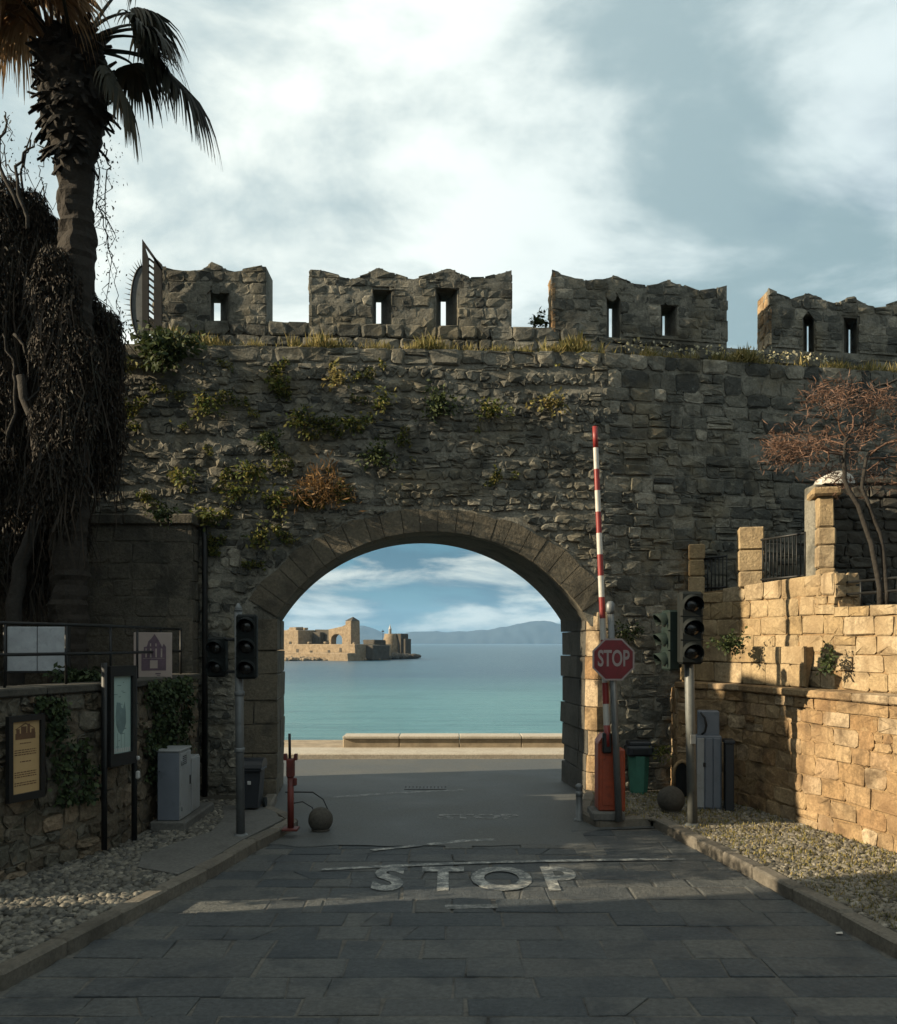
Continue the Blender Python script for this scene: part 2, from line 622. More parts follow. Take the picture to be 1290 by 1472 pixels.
PANELW = plain_mat('white_sheet', (.52, .56, .60), .7, var=.18, scale=5, dirt=(.32, .35, .37))
POSTO = plain_mat('orange_paper', (.60, .40, .185), .6, var=.1, scale=3)
INKB = plain_mat('brown_ink', (.17, .085, .04), .7, var=.3)
MAPP = plain_mat('map_paper', (.44, .60, .56), .35, var=.1, scale=4, spec=.5)
INKG = plain_mat('green_grey_ink', (.19, .29, .29), .5, var=.25)
PLAQ = plain_mat('plaque_beige', (.42, .34, .30), .6, var=.1, scale=4)
INKP = plain_mat('purple_ink', (.135, .085, .115), .7, var=.35, scale=14)
WHITEP = plain_mat('white_paint', (.62, .62, .60), .5, var=.1, dirt=(.35, .34, .31))
BARK = stone_mat('bark', [(.038, .034, .029), (.065, .058, .050)], stain=(.035, .03, .025), bump=.9)
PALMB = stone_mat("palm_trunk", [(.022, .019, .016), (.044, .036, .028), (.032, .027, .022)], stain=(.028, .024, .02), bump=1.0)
TILE = plain_mat('roof_tile', (.25, .11, .06), .8, var=.3, bump=.4)
WOOD = plain_mat('shutter_wood', (.09, .11, .10), .7, var=.2)
GLASSD = plain_mat('window_glass', (.02, .025, .03), .1, var=.2, spec=.6)

L_IVY = leaf_mat('ivy_leaf', [(.012, .022, .010), (.028, .045, .016), (.045, .062, .022)])
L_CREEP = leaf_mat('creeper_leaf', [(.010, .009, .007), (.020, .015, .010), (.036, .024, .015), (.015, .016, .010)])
L_GREEN = leaf_mat('wall_leaf', [(.040, .065, .018), (.09, .115, .028), (.17, .165, .042), (.22, .19, .06)], trans=.3)
L_BUSH = leaf_mat('bush_leaf', [(.018, .032, .013), (.040, .060, .020), (.075, .090, .028)], trans=.2)
L_DRY = leaf_mat('dry_leaf', [(.10, .055, .022), (.19, .105, .04), (.26, .165, .07)], trans=.2)
L_GRASS = leaf_mat('ledge_grass', [(.08, .09, .026), (.18, .155, .05), (.32, .25, .10), (.22, .20, .07)], trans=.3)
L_FLOW = leaf_mat('ledge_flower', [(.42, .36, .16), (.5, .47, .36)], trans=.2)
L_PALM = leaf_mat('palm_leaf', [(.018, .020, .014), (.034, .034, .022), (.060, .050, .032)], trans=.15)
L_PALMD = leaf_mat('dead_palm_leaf', [(.15, .088, .044), (.27, .165, .085), (.38, .25, .14)], trans=.42)
L_TWIG = leaf_mat('red_twig', [(.080, .045, .030), (.125, .070, .046), (.17, .10, .068)])
L_OLIVE = leaf_mat('olive_leaf', [(.045, .055, .03), (.08, .09, .05)])
L_PAPER = leaf_mat('hanging_leaf', [(.03, .032, .022), (.06, .05, .032)])


def sea_mat():
    m, h, bs = new_mat('sea_water')
    pos = h.n('ShaderNodeNewGeometry').outputs['Position']
    sep = h.n('ShaderNodeSeparateXYZ')
    h.l(pos, sep.inputs[0])
    dist = sep.outputs[1]
    nn = h.noise(h.mapping(pos, (0.012, 0.05, 1)), 1.0, 4, 0.6, 0.3)
    # shallow sandy water by the quay, deep water outside: real colour of the water
    f = h.sstep(h.math('ADD', dist, h.math('MULTIPLY', h.math('SUBTRACT', nn, 0.5), 60)), 60, 110)
    c = h.mix(f, (.062, .160, .178), (.017, .056, .096))
    nv = h.noise(h.mapping(pos, (0.10, 0.55, 1)), 1.0, 4, 0.6, 0.2)
    c = h.mix(h.math('MULTIPLY', h.sstep(nv, 0.48, 0.68), 0.55), c, (.024, .085, .105))
    nw = h.noise(h.mapping(pos, (0.05, 0.9, 1), (7, 3, 0)), 1.0, 6, 0.68, 0.3)
    c = h.mix(h.math('MULTIPLY', h.sstep(nw, 0.54, 0.72), 0.55), c, (.12, .24, .24))  # pale streaks: ripple glints put into the water colour
    h.l(c, bs.inputs['Base Color'])
    bs.inputs['Roughness'].default_value = 0.28
    bs.inputs['IOR'].default_value = 1.33
    set_spec(bs, 0.32)
    b1 = h.n('ShaderNodeBump')
    b1.inputs['Strength'].default_value = 0.9
    b1.inputs['Distance'].default_value = 0.30
    w1 = h.noise(h.mapping(pos, (0.35, 1.3, 1)), 1.0, 8, 0.68, 0.3)
    h.l(w1, b1.inputs['Height'])
    h.l(b1.outputs[0], bs.inputs['Normal'])
    return m


SEA = sea_mat()
HILLM = stone_mat('hill_cover', [(.03, .05, .06), (.045, .062, .066)], stain=(.02, .036, .044), fine=.004, bump=0)  # bluish base puts some of the haze into the hill colour

# ------------------------------------------------------------------ plan of the place
def wall_y(x):
    return 14.5 + 0.06 * x if x < 2.5 else 14.65 + 0.20 * (x - 2.5)


def lerp_poly(P, y):
    """x on a polyline of (x, y) points sorted by y"""
    for (x0, y0), (x1, y1) in zip(P, P[1:]):
        if y <= y1:
            return x0 + (x1 - x0) * (y - y0) / (y1 - y0)
    (x0, y0), (x1, y1) = P[-2:]
    return x0 + (x1 - x0) * (y - y0) / (y1 - y0)


KERB_L = [(-4.25, 2.0), (-3.22, 6.5), (-2.54, 9.56), (-2.31, 10.94), (-2.03, 12.2)]
KERB_R = [(4.27, 2.0), (3.56, 7.17), (3.23, 9.64), (2.78, 12.35)]
WALL_L = [(-6.3, 2.0), (-5.2, 7.0), (-4.5, 9.06), (-3.92, 10.6), (-3.78, 13.4)]
WALL_R = [(7.3, 2.0), (5.6, 8.3), (5.1, 10.3), (4.65, 12.1), (4.3, 13.5), (3.62, 14.3)]
PAVE_Z = 0.10
TOPZ = 7.22                                   # ledge of the gate wall
ARC_X, ARC_Z, ARC_R = -0.25, 1.36, 2.93
SKEW = -0.118                                  # the passage runs a little to the left
THICK = 1.75


def structure(o):
    return tag(o, kind='structure')


def sheet(name, pts, z, mat, sub=None):
    mb = MB()
    mb.add([(x, y, z) for x, y in pts], [tuple(range(len(pts)))])
    return structure(mb.build(name, mat))


# ground, roads, water, hills
sheet('ground', [(-300, -60), (300, -60), (300, 22.6), (-300, 22.6)], -0.06, SOIL)
gx = 12.0
mb = MB()
rp = random.Random(2)
edge = [(-4.6, 11.15)] + [(x, 11.15 + rp.uniform(-.07, .07)) for x in np.arange(-2.3, 1.7, .22)]
edge += [(1.80 + rp.uniform(-.05, .05), y) for y in np.arange(11.25, 11.9, .3)] + [(2.0, 12.1), (2.9, 12.25)]
RPOLY = edge + [(2.9, 14.8), (2.9, 16.4), (14, 16.9), (14, 19.7), (-14, 19.3), (-14, 16.0), (-3.2, 16.0), (-3.2, 14.4)]
mb.add([(x, y, .006) for x, y in RPOLY], [tuple(range(len(RPOLY)))])
road = structure(mb.build('road', ASPH))
mb = MB()
mb.add([(-5.2, -4, -.009), (5.2, -4, -.009), (3.2, 12.4, -.009), (1.6, 12.4, -.009), (1.6, 11.5, -.009), (-3.6, 11.5, -.009)], [tuple(range(6))])
paved = structure(mb.build('paved_road', JOINT))

# paving slabs, each a part of the paved road: rows across, unequal lengths, some broken
r = random.Random(5)
y = 3.1
row = 0
slab_n = 0
while y < 12.0:
    dy = r.uniform(.30, .46)
    y1 = y + dy
    xl, xr = lerp_poly(KERB_L, (y + y1) / 2) + .02, lerp_poly(KERB_R, (y + y1) / 2) - .02
    if y > 11.2:
        xl = 1.62
    x = xl
    while x < xr - .05:
        w = r.uniform(.34, 1.05)
        if xr - (x + w) < .22:
            w = xr - x
        x1 = x + w
        g = r.uniform(.003, .013)
        j = lambda: r.uniform(-.016, .016)
        poly = [(x + g + j(), y + g + j()), (x1 - g + j(), y + g + j()), (x1 - g + j(), y1 - g + j()), (x + g + j(), y1 - g + j())]
        pieces = [poly]
        if r.random() < .16:      # cracked across
            t0, t1 = r.uniform(.3, .7), r.uniform(.3, .7)
            a, b, c, d = poly
            m0 = (a[0] + (b[0] - a[0]) * t0, a[1] + (b[1] - a[1]) * t0)
            m1 = (d[0] + (c[0] - d[0]) * t1, d[1] + (c[1] - d[1]) * t1)
            q = .006
            pieces = [[a, (m0[0] - q, m0[1]), (m1[0] - q, m1[1]), d], [(m0[0] + q, m0[1]), b, c, (m1[0] + q, m1[1])]]
        for P in pieces:
            if max(p[1] for p in P) > 12.15:
                continue
            cx = sum(p[0] for p in P) / 4
            cy = sum(p[1] for p in P) / 4
            h = r.uniform(-.004, .005)
            tilt = [r.uniform(-.003, .003) for _ in P]
            ins = .012
            V = [(px, py, -.03) for px, py in P] + [(px, py, h - .006 + t) for (px, py), t in zip(P, tilt)]
            V += [(px + (cx - px) * ins / max(.1, abs(cx - px)) , py + (cy - py) * ins / max(.1, abs(cy - py)), h + t) for (px, py), t in zip(P, tilt)]
            V.append((cx, cy, h + r.uniform(-.003, .001)))
            F = []
            for i in range(4):
                k = (i + 1) % 4
                F += [(i, k, 4 + k, 4 + i), (4 + i, 4 + k, 8 + k, 8 + i), (8 + i, 8 + k, 12)]
            m2 = MB()
            m2.add(V, F, r.random())
            m2.build('paving_slab', PAVER, paved, recenter=True)
            slab_n += 1
        x = x1
    y = y1
    row += 1


# pavements beside the road: a bed, kerb stones as parts, pebbles as stuff
PL = KERB_L + [(-2.25, 12.7), (-2.62, 13.3), (-2.72, 14.3)]
PR = KERB_R + [(2.02, 12.25), (1.84, 12.9), (2.2, 14.55)]


def pavement(name, inner, outer_fn, y0, y1):
    mb = MB()
    ys = np.linspace(y0, y1, 40)
    V, F = [], []
    for yy in ys:
        V += [(outer_fn(yy), yy, PAVE_Z), (inner(yy), yy, PAVE_Z)]
    for i in range(len(ys) - 1):
        F.append((2 * i, 2 * i + 1, 2 * i + 3, 2 * i + 2))
    mb.add(V, F)
    return structure(mb.build(name, BED))


pav_l = pavement('pavement_left', lambda y: lerp_poly(PL, y) - .02, lambda y: -7.6 if y > 8.5 or y < 7.9 else -9.0, -3, 14.38)
# right one ends in an island round the barrier
mb = MB()
P = [(5.0, -3), (4.27, 2.0), (3.56, 7.17), (3.23, 9.64), (2.78, 12.35), (2.02, 12.25), (1.84, 12.9), (2.2, 14.55), (2.2, 16.0), (4.5, 15.4), (8.5, 12), (9, -3)]
mb.add([(x + .02, y, PAVE_Z) for x, y in P], [tuple(range(len(P)))])
pav_r = structure(mb.build('pavement_right', BED))


def kerb(poly, side, parent, seed, w=.17, L=.78):
    r = random.Random(seed)
    for (x0, y0), (x1, y1) in zip(poly, poly[1:]):
        d = Vector((x1 - x0, y1 - y0, 0))
        n = max(1, round(d.length / L))
        dn = d.normalized()
        nx = Vector((-dn.y, dn.x, 0)) * side
        for i in range(n):
            a, b = i / n, (i + 1) / n
            c = Vector((x0, y0, 0)) + d * ((a + b) / 2) + nx * (w / 2 + r.uniform(-.008, .008))
            rot = Matrix.Rotation(math.atan2(dn.y, dn.x) + r.uniform(-.01, .01), 3, 'Z') @ Matrix.Rotation(r.uniform(-.012, .012), 3, 'Y')
            m = MB()
            hh = .20 + r.uniform(-.008, .008)
            m.box((0, 0, 0), (d.length / n - r.uniform(.008, .022), w, hh), .022, rot, r.random())
            v = [(p[0] + r.uniform(-.005, .005), p[1] + r.uniform(-.006, .006), p[2] + r.uniform(-.005, .005)) for p in m.v]
            m.v = v
            m.build('kerb_stone', KERB, parent, (c.x, c.y, .128 - hh / 2))


kerb(PL, 1, pav_l, 3)
kerb(PR, -1, pav_r, 4, w=.17)

# smooth concrete strip in the left pavement
m = MB()
cp = [(-2.62, 9.95), (-2.50, 10.9), (-2.24, 12.15), (-2.45, 12.75), (-2.85, 13.3), (-3.3, 13.2), (-3.05, 12.3), (-3.0, 11.4), (-3.45, 10.2), (-3.3, 9.6), (-2.78, 9.3)]
m.prism(cp, .06, .128, lambda a, b, o: Vector((a, b, o)))
m.build('concrete_slab', CONC, pav_l)


def pt_in(poly, x, y):
    c = False
    n = len(poly)
    for i in range(n):
        x0, y0 = poly[i]
        x1, y1 = poly[i - 1]
        if (y0 > y) != (y1 > y) and x < (x1 - x0) * (y - y0) / (y1 - y0) + x0:
            c = not c
    return c


def ico():
    t = (1 + 5 ** .5) / 2
    v = np.array([(-1, t, 0), (1, t, 0), (-1, -t, 0), (1, -t, 0), (0, -1, t), (0, 1, t), (0, -1, -t), (0, 1, -t), (t, 0, -1), (t, 0, 1), (-t, 0, -1), (-t, 0, 1)], float)
    v /= np.linalg.norm(v[0])
    f = [(0, 11, 5), (0, 5, 1), (0, 1, 7), (0, 7, 10), (0, 10, 11), (1, 5, 9), (5, 11, 4), (11, 10, 2), (10, 7, 6), (7, 1, 8), (3, 9, 4), (3, 4, 2), (3, 2, 6), (3, 6, 8), (3, 8, 9), (4, 9, 5), (2, 4, 11), (6, 2, 10), (8, 6, 7), (9, 8, 1)]
    # one subdivision
    vs, cache, out = [tuple(p) for p in v], {}, []

    def mid(a, b):
        k = (min(a, b), max(a, b))
        if k not in cache:
            p = (np.array(vs[a]) + np.array(vs[b])) / 2
            p /= np.linalg.norm(p)
            cache[k] = len(vs)
            vs.append(tuple(p))
        return cache[k]
    for a, b, c in f:
        ab, bc, ca = mid(a, b), mid(b, c), mid(c, a)
        out += [(a, ab, ca), (b, bc, ab), (c, ca, bc), (ab, bc, ca)]
    return np.array(vs), np.array(out)


IV, IF = ico()


def pebbles(name, pts, sizes, g, parent, mat, flat=.75, z=PAVE_Z):
    n = len(pts)
    sc = sizes[:, None] * np.stack([.75 + .6 * g.random(n), .55 + .3 * g.random(n), flat * (.6 + .4 * g.random(n))], 1)
    V = IV[None] * sc[:, None, :]
    V = V * (1 + .14 * g.normal(size=(n, len(IV), 1)))
    a = g.random(n) * 6.283
    t = g.normal(size=n) * .35
    ca, sa, ct, st = np.cos(a), np.sin(a), np.cos(t), np.sin(t)
    x, y, zz = V[..., 0], V[..., 1], V[..., 2]
    y2, z2 = y * ct[:, None] - zz * st[:, None], y * st[:, None] + zz * ct[:, None]
    X = x * ca[:, None] - y2 * sa[:, None] + pts[:, 0:1]
    Y = x * sa[:, None] + y2 * ca[:, None] + pts[:, 1:2]
    Z = z2 + z
    VV = np.stack([X, Y, Z], -1).reshape(-1, 3)
    FF = (IF[None] + (np.arange(n) * len(IV))[:, None, None]).reshape(-1, 3)
    me = bpy.data.meshes.new(name)
    me.vertices.add(len(VV))
    me.vertices.foreach_set('co', VV.astype(np.float32).reshape(-1))
    me.loops.add(len(FF) * 3)
    me.loops.foreach_set('vertex_index', FF.astype(np.int32).reshape(-1))
    me.polygons.add(len(FF))
    me.polygons.foreach_set('loop_start', np.arange(0, len(FF) * 3, 3, dtype=np.int32))
    me.polygons.foreach_set('loop_total', np.full(len(FF), 3, dtype=np.int32))
    me.update(calc_edges=True)
    at_ = me.attributes.new('tone', 'FLOAT', 'POINT')
    at_.data.foreach_set('value', np.repeat(g.random(n), len(IV)).astype(np.float32))
    me.materials.append(mat)
    return tag(link_mesh(name, me, parent), kind='stuff')


def scatter(poly, dens, g, avoid=None):
    P = np.array(poly)
    x0, y0 = P.min(0)
    x1, y1 = P.max(0)
    n = int((x1 - x0) * (y1 - y0) * dens)
    q = np.stack([x0 + (x1 - x0) * g.random(n), y0 + (y1 - y0) * g.random(n)], 1)
    return np.array([p for p in q if pt_in(poly, p[0], p[1]) and not (avoid and pt_in(avoid, p[0], p[1]))])


g = np.random.default_rng(3)
polyL = [(lerp_poly(PL, y) - .19, y) for y in np.linspace(5, 13.8, 30)] + [(lerp_poly(WALL_L, y) + .02, y) for y in np.linspace(13.8, 5, 30)]
ptsL = scatter(polyL, 450, g, cp)
pebbles('pebbles', ptsL, .030 + .024 * g.random(len(ptsL)), g, pav_l, PEBBLE)
polyR = [(lerp_poly(KERB_R, y) + .19, y) for y in np.linspace(5.5, 12.2, 25)] + [(2.35, 12.45), (2.3, 14.5), (3.6, 14.5)] + [(lerp_poly(WALL_R, y) - .02, y) for y in np.linspace(14.2, 5.5, 30)]
ptsR = scatter(polyR, 560, g)
pebbles('pebbles', ptsR, .024 + .023 * g.random(len(ptsR)), g, pav_r, PEBBLER)
# small weeds between the pebbles on the right
wq = ptsR[g.random(len(ptsR)) < .22]
wq = np.repeat(wq, 5, 0)
WP = np.concatenate([wq + g.normal(size=wq.shape) * .03, np.full((len(wq), 1), PAVE_Z)], 1)
dirs = np.tile(np.array([[0, 0, 1.0]]), (len(WP), 1)) + g.normal(size=(len(WP), 3)) * .35
tag(quads_mesh('weeds', leaf_quads(WP, .05, g, .22, dirs=dirs), L_GRASS, parent=pav_r), kind='stuff')

# road beyond the gate: painted lines, quay pavement, parapet
m = MB()
m.box((0, 20.35, -.02), (40, 1.25, .22), .02)
quay = structure(m.build('quay_pavement', QUAYW))
m = MB()
m.box((0, 21.85, -.75), (40, 1.7, 1.66), .03)
structure(m.build('quay', QUAY))

# sea and hills
mb = MB()
mb.add([(-3700, 22.3, -1.25), (3700, 22.3, -1.25), (3700, 6500, -1.25), (-3700, 6500, -1.25)], [(0, 1, 2, 3)])
structure(mb.build('sea', SEA))

prof = [(-900, 895), (100, 905), (380, 905), (440, 909), (490, 909), (508, 901), (521, 899), (535, 903), (556, 911), (580, 910), (610, 907), (640, 909), (668, 907), (700, 906), (722, 901), (740, 898), (760, 894), (782, 892), (806, 897), (830, 894), (900, 902), (1200, 898), (2200, 905)]
mb = MB()
HYD = 5600.0
V, F = [], []
xs = np.arange(-900, 2200, 4.0)
for i, px in enumerate(xs):
    yy = np.interp(px, [p[0] for p in prof], [p[1] for p in prof])
    hh = (HY - yy) / FPX * HYD + 2.5 + 7 * noise.noise((px * .05, 0, 0)) + 3 * noise.noise((px * .19, 3, 0))
    for k in range(7):
        t = k / 6
        zz = -1.3 + (hh + 1.3) * (t ** .8) * (1 + .12 * noise.noise((px * .06, k * .7, 5)) * (1 - t))
        V.append(((px - CX) / FPX * HYD, HYD - 500 * (1 - t) + 60 * noise.noise((px * .08, k * .9, 9)), zz))
for i in range(len(xs) - 1):
    for k in range(6):
        F.append((i * 7 + k, i * 7 + 7 + k, i * 7 + 8 + k, i * 7 + k + 1))
mb.add(V, F, .4, True)
structure(mb.build('hills', HILLM))


# ------------------------------------------------------------------ masonry
def stone_poly(x0, x1, z0, z1, r, jit, cut):
    w, h = x1 - x0, z1 - z0
    c = cut * min(w, h)
    j = lambda: r.uniform(-jit, jit)
    P = []
    for (cx, cz, dx, dz) in ((x0, z0, 1, 1), (x1, z0, -1, 1), (x1, z1, -1, -1), (x0, z1, 1, -1)):
        kx, kz = c * r.uniform(.3, 1.3), c * r.uniform(.3, 1.3)
        a = (cx + j(), cz + dz * kz + j())
        b = (cx + dx * kx + j(), cz + j())
        P += [a, b] if dx * dz > 0 else [b, a]
    return P


def area(P):
    return .5 * abs(sum(P[i - 1][0] * P[i][1] - P[i][0] * P[i - 1][1] for i in range(len(P))))


def course_masonry(r, x0, x1, z0, z1, hr, wr, gap=.012, jit=.008, cut=.12, split=0.0, drift=0.0):
    """polygons laid in courses"""
    out = []
    z = z0
    while z < z1 - .03:
        h = r.uniform(*hr)
        if z + h > z1 - hr[0] * .5:
            h = z1 - z
        x = x0 - r.uniform(0, wr[0])
        ph = r.uniform(0, 10)
        while x < x1:
            w = r.uniform(*wr)
            dz = drift * noise.noise((x * .6, z * .5, ph))
            zz0, zz1 = z + dz + gap / 2, z + h + dz - gap / 2
            a, b = x + gap / 2, x + w - gap / 2
            if r.random() < split and h > .13:
                mz = zz0 + (zz1 - zz0) * r.uniform(.35, .65)
                if r.random() < .5:
                    mx = a + (b - a) * r.uniform(.35, .65)
                    out.append(stone_poly(a, mx - gap / 2, mz + gap / 2, zz1, r, jit, cut))
                    out.append(stone_poly(mx + gap / 2, b, mz + gap / 2, zz1, r, jit, cut))
                else:
                    out.append(stone_poly(a, b, mz + gap / 2, zz1, r, jit, cut))
                out.append(stone_poly(a, b, zz0, mz - gap / 2, r, jit, cut))
            else:
                out.append(stone_poly(a, b, zz0, zz1, r, jit, cut))
            x += w
        z += h
    return out


def stone_geo(P, F3, r, proud, depth, rough=.012, socket=False, inset=.22):
    n = len(P)
    ca = sum(p[0] for p in P) / n
    cb = sum(p[1] for p in P) / n
    V = [F3(a, b, -depth) for a, b in P]
    e = lambda s: r.uniform(-s, s)
    if socket:
        V += [F3(a, b, .002 + e(.010)) for a, b in P]
        V += [F3(ca + (a - ca) * .84, cb + (b - cb) * .80, .0 + e(.010)) for a, b in P]
        V += [F3(ca + (a - ca) * .68, cb + (b - cb) * .66, -depth * .8) for a, b in P]
        V.append(F3(ca, cb, -depth * .85))
        rings = 4
    else:
        V += [F3(a, b, proud * .35 + e(rough * .6)) for a, b in P]
        V += [F3(ca + (a - ca) * (1 - inset), cb + (b - cb) * (1 - inset), proud + e(rough)) for a, b in P]
        V.append(F3(ca, cb, proud + e(rough * 1.4) + rough * .4))
        rings = 3
    F = []
    for k in range(rings - 1):
        for i in range(n):
            j = (i + 1) % n
            F.append((k * n + i, k * n + j, (k + 1) * n + j, (k + 1) * n + i))
    k = rings - 1
    F += [(k * n + i, k * n + (i + 1) % n, rings * n) for i in range(n)]
    return V, F


def score(P, F3):
    ca = sum(p[0] for p in P) / len(P)
    cb = sum(p[1] for p in P) / len(P)
    c = F3(ca, cb, 0)
    if not in_view(c, 4):
        return 0
    return area(P) / c.y ** 2


def lay(polys, F3, r, parent, mat, name='stone', single=300, proud=(.0, .035), depth=.06, rough=.012, sock=0.0, inset=.22, stuff_name='stonework', tone=None, hide=None):
    """the stones that show largest become parts, the rest one part of stuff"""
    items = []
    for P in polys:
        s = score(P, F3)
        if hide is not None:
            ca = sum(p[0] for p in P) / len(P)
            cb = sum(p[1] for p in P) / len(P)
            if hide(F3(ca, cb, 0)):
                s = 0
        items.append((s, P))
    items.sort(key=lambda t: -t[0])
    mbs = MB()
    loc = parent.location if parent is not None else Vector((0, 0, 0))
    par = parent
    off = Vector((0, 0, 0))
    while par is not None:
        off += Vector(par.location)
        par = par.parent
    made = 0
    for s, P in items:
        V, F = stone_geo(P, F3, r, r.uniform(*proud), depth, rough, r.random() < (sock(P) if callable(sock) else sock), inset)
        t = r.random() if tone is None else tone(P, r)
        V = [Vector(p) - off for p in V]
        if s > 0 and made < single:
            m = MB()
            m.add(V, F, t)
            m.build(name, mat, parent, recenter=True)
            made += 1
        else:
            mbs.add(V, F, t)
    if mbs.v:
        tag(mbs.build(stuff_name, mat, parent), kind='stuff')
    return made


# ------------------------------------------------------------------ gate wall
gate = empty('gate_wall', (-0.25, 14.5, 0))
tag(gate, 'old grey stone city wall with a wide arched gateway and battlements on top', 'city wall')
GO = Vector(gate.location)


def GF(x, z, o):
    return Vector((x, wall_y(x) - o, z))


def arc_z(x):
    return ARC_Z + math.sqrt(max(0, ARC_R ** 2 - (x - ARC_X) ** 2))


# core of the wall with the passage through it
mb = MB()
RR = ARC_R + .006
half = 2.62
pro = [(-2.87, -.1), (-2.87, ARC_Z + math.sqrt(RR ** 2 - half ** 2))]
pro[1] = (-2.87, 2.75)
a0 = math.atan2(2.75 - ARC_Z, -2.62)
a1 = math.atan2(2.80 - ARC_Z, 2.60)
for i in range(91):
    a = a0 + (a1 - a0) * i / 90
    pro.append((ARC_X + RR * math.cos(a), ARC_Z + RR * math.sin(a)))
pro += [(2.42, pro[-1][1]), (2.42, -.1)]
CO = -.055
front = [GF(x, z, CO) for x, z in pro]
back = [GF(x, z, 0) + Vector((SKEW * THICK, THICK, 0)) for x, z in pro]
n = len(pro)
V = front + back
vm = MB()
vm.add([Vector(p) - GO for p in front + back], [(i, i + 1, n + i + 1, n + i) for i in range(n - 1)])
vm.build('vault', BUTT, gate)  # shade under the arch put into a darker stone
F = []
b = len(V)
topf = [GF(x, TOPZ - .04, CO) for x, z in pro]
topb = [GF(x, TOPZ - .04, 0) + Vector((SKEW * THICK, THICK, 0)) for x, z in pro]
V += topf + topb
for i in range(1, n - 2):
    if abs(pro[i][0] - pro[i + 1][0]) > 1e-6:
        F.append((i, b + i, b + i + 1, i + 1))
        F.append((n + i, n + i + 1, b + n + i + 1, b + n + i))
        F.append((b + i, b + n + i, b + n + i + 1, b + i + 1))
mb.add(V, F)
for xa, xb in ((-9.5, -2.87), (2.42, 2.5), (2.5, 11.0)):
    q = [GF(xa, -.1, CO), GF(xb, -.1, CO), GF(xb, TOPZ - .04, CO), GF(xa, TOPZ - .04, CO)]
    w = [GF(xa, -.1, 0) + Vector((SKEW * THICK, THICK, 0)), GF(xb, -.1, 0) + Vector((SKEW * THICK, THICK, 0))]
    w += [GF(xb, TOPZ - .04, 0) + Vector((SKEW * THICK, THICK, 0)), GF(xa, TOPZ - .04, 0) + Vector((SKEW * THICK, THICK, 0))]
    V = q + w
    mb.add(V, [(0, 1, 2, 3), (7, 6, 5, 4), (3, 2, 6, 7)])
mb.v = [tuple(Vector(p) - GO) for p in mb.v]
mb.build('wall_core', MORTAR, gate)

# rubble face
r = random.Random(21)
polys = []
ANNEX_X, ANNEX_TOP, ANNEX_Y = -3.92, 4.40, 13.80
polys += course_masonry(r, -8.2, 2.62, 0.0, 6.98, (.10, .185), (.10, .28), gap=.015, jit=.018, cut=.36, split=.25, drift=.14)
polys += course_masonry(r, 2.62, 9.5, 0.0, 6.98, (.17, .27), (.18, .46), gap=.014, jit=.014, cut=.26, split=.18, drift=.06)
polys += course_masonry(r, -8.2, 9.5, 6.98, TOPZ, (.20, .26), (.16, .55), gap=.016, jit=.02, cut=.3, split=.1)


def ring_out(ang):
    return 3.30 + .20 * abs(math.cos(ang)) ** 1.5 + .02 * math.sin(ang * 23)


def gate_fit(P):
    Q = []
    for x, z in P:
        z = min(max(z, .02), TOPZ)
        if z < 2.9 and -3.34 < x < 2.62:
            x = -3.34 if x < -.25 else 2.62
        if z >= 2.6:
            dx, dz = x - ARC_X, z - ARC_Z
            d = math.hypot(dx, dz)
            ro = ring_out(math.atan2(dz, dx)) + .012
            if d < ro and dz > 0:
                x, z = ARC_X + dx / d * ro, ARC_Z + dz / d * ro
        Q.append((x, z))
    return Q if area(Q) > .35 * area(P) and area(Q) > .006 else None


def masked(P):
    cx = sum(p[0] for p in P) / len(P)
    cz = sum(p[1] for p in P) / len(P)
    if cx < ANNEX_X - .15 and cz < ANNEX_TOP - .15:
        return True
    if math.hypot(cx - ARC_X, cz - ARC_Z) < 3.05 and cz > 1.3:
        return True
    if -3.2 < cx < 2.6 and cz < 2.9:
        return True
    # beam hole right of the arch, high up
    if 4.99 < cx < 5.36 and 5.62 < cz < 5.98:
        return True
    return False


fitted = []
for P in polys:
    if masked(P):
        continue
    Q = gate_fit(P)
    if Q:
        fitted.append(Q)


def gate_hidden(p):
    px = CX + p.x / p.y * FPX
    py = HY - (p.z - CAMH) / p.y * FPX
    return px < 150 or (px > 985 and py > 860) or (px > 1150 and py > 690)




def sock_chance(P):
    cx = sum(p[0] for p in P) / len(P)
    cz = sum(p[1] for p in P) / len(P)
    if cx > 2.6:
        return .05
    return .05 + .16 * max(0, 1 - abs(cz - 5.35) / .75)


lay(fitted, GF, r, gate, GATE, 'stone', 300, (-.010, .032), .055, .013, sock=sock_chance, hide=gate_hidden)


def skin(name, F3, x0, x1, z0, z1, step, keep, base, amp, mat, parent, off):
    """uneven mortar bed that partly buries the stones"""
    xs = np.arange(x0, x1 + step, step)
    zs = np.arange(z0, z1 + step, step)
    idx, V, F = {}, [], []

    def vid(i, k):
        if (i, k) not in idx:
            x, z = min(xs[i], x1), min(zs[k], z1)
            o = base + amp * noise.noise((x * 2.6, z * 3.1, 4)) + amp * .7 * noise.noise((x * 8.5, z * 9.5, 9)) + amp * .3 * noise.noise((x * 21, z * 21, 2))
            idx[(i, k)] = len(V)
            V.append(F3(x, z, o) - off)
        return idx[(i, k)]
    for i in range(len(xs) - 1):
        for k in range(len(zs) - 1):
            if keep((xs[i] + xs[i + 1]) / 2, (zs[k] + zs[k + 1]) / 2):
                F.append((vid(i, k), vid(i + 1, k), vid(i + 1, k + 1), vid(i, k + 1)))
    m = MB()
    m.add(V, F, .5, True)
    return m.build(name, mat, parent)


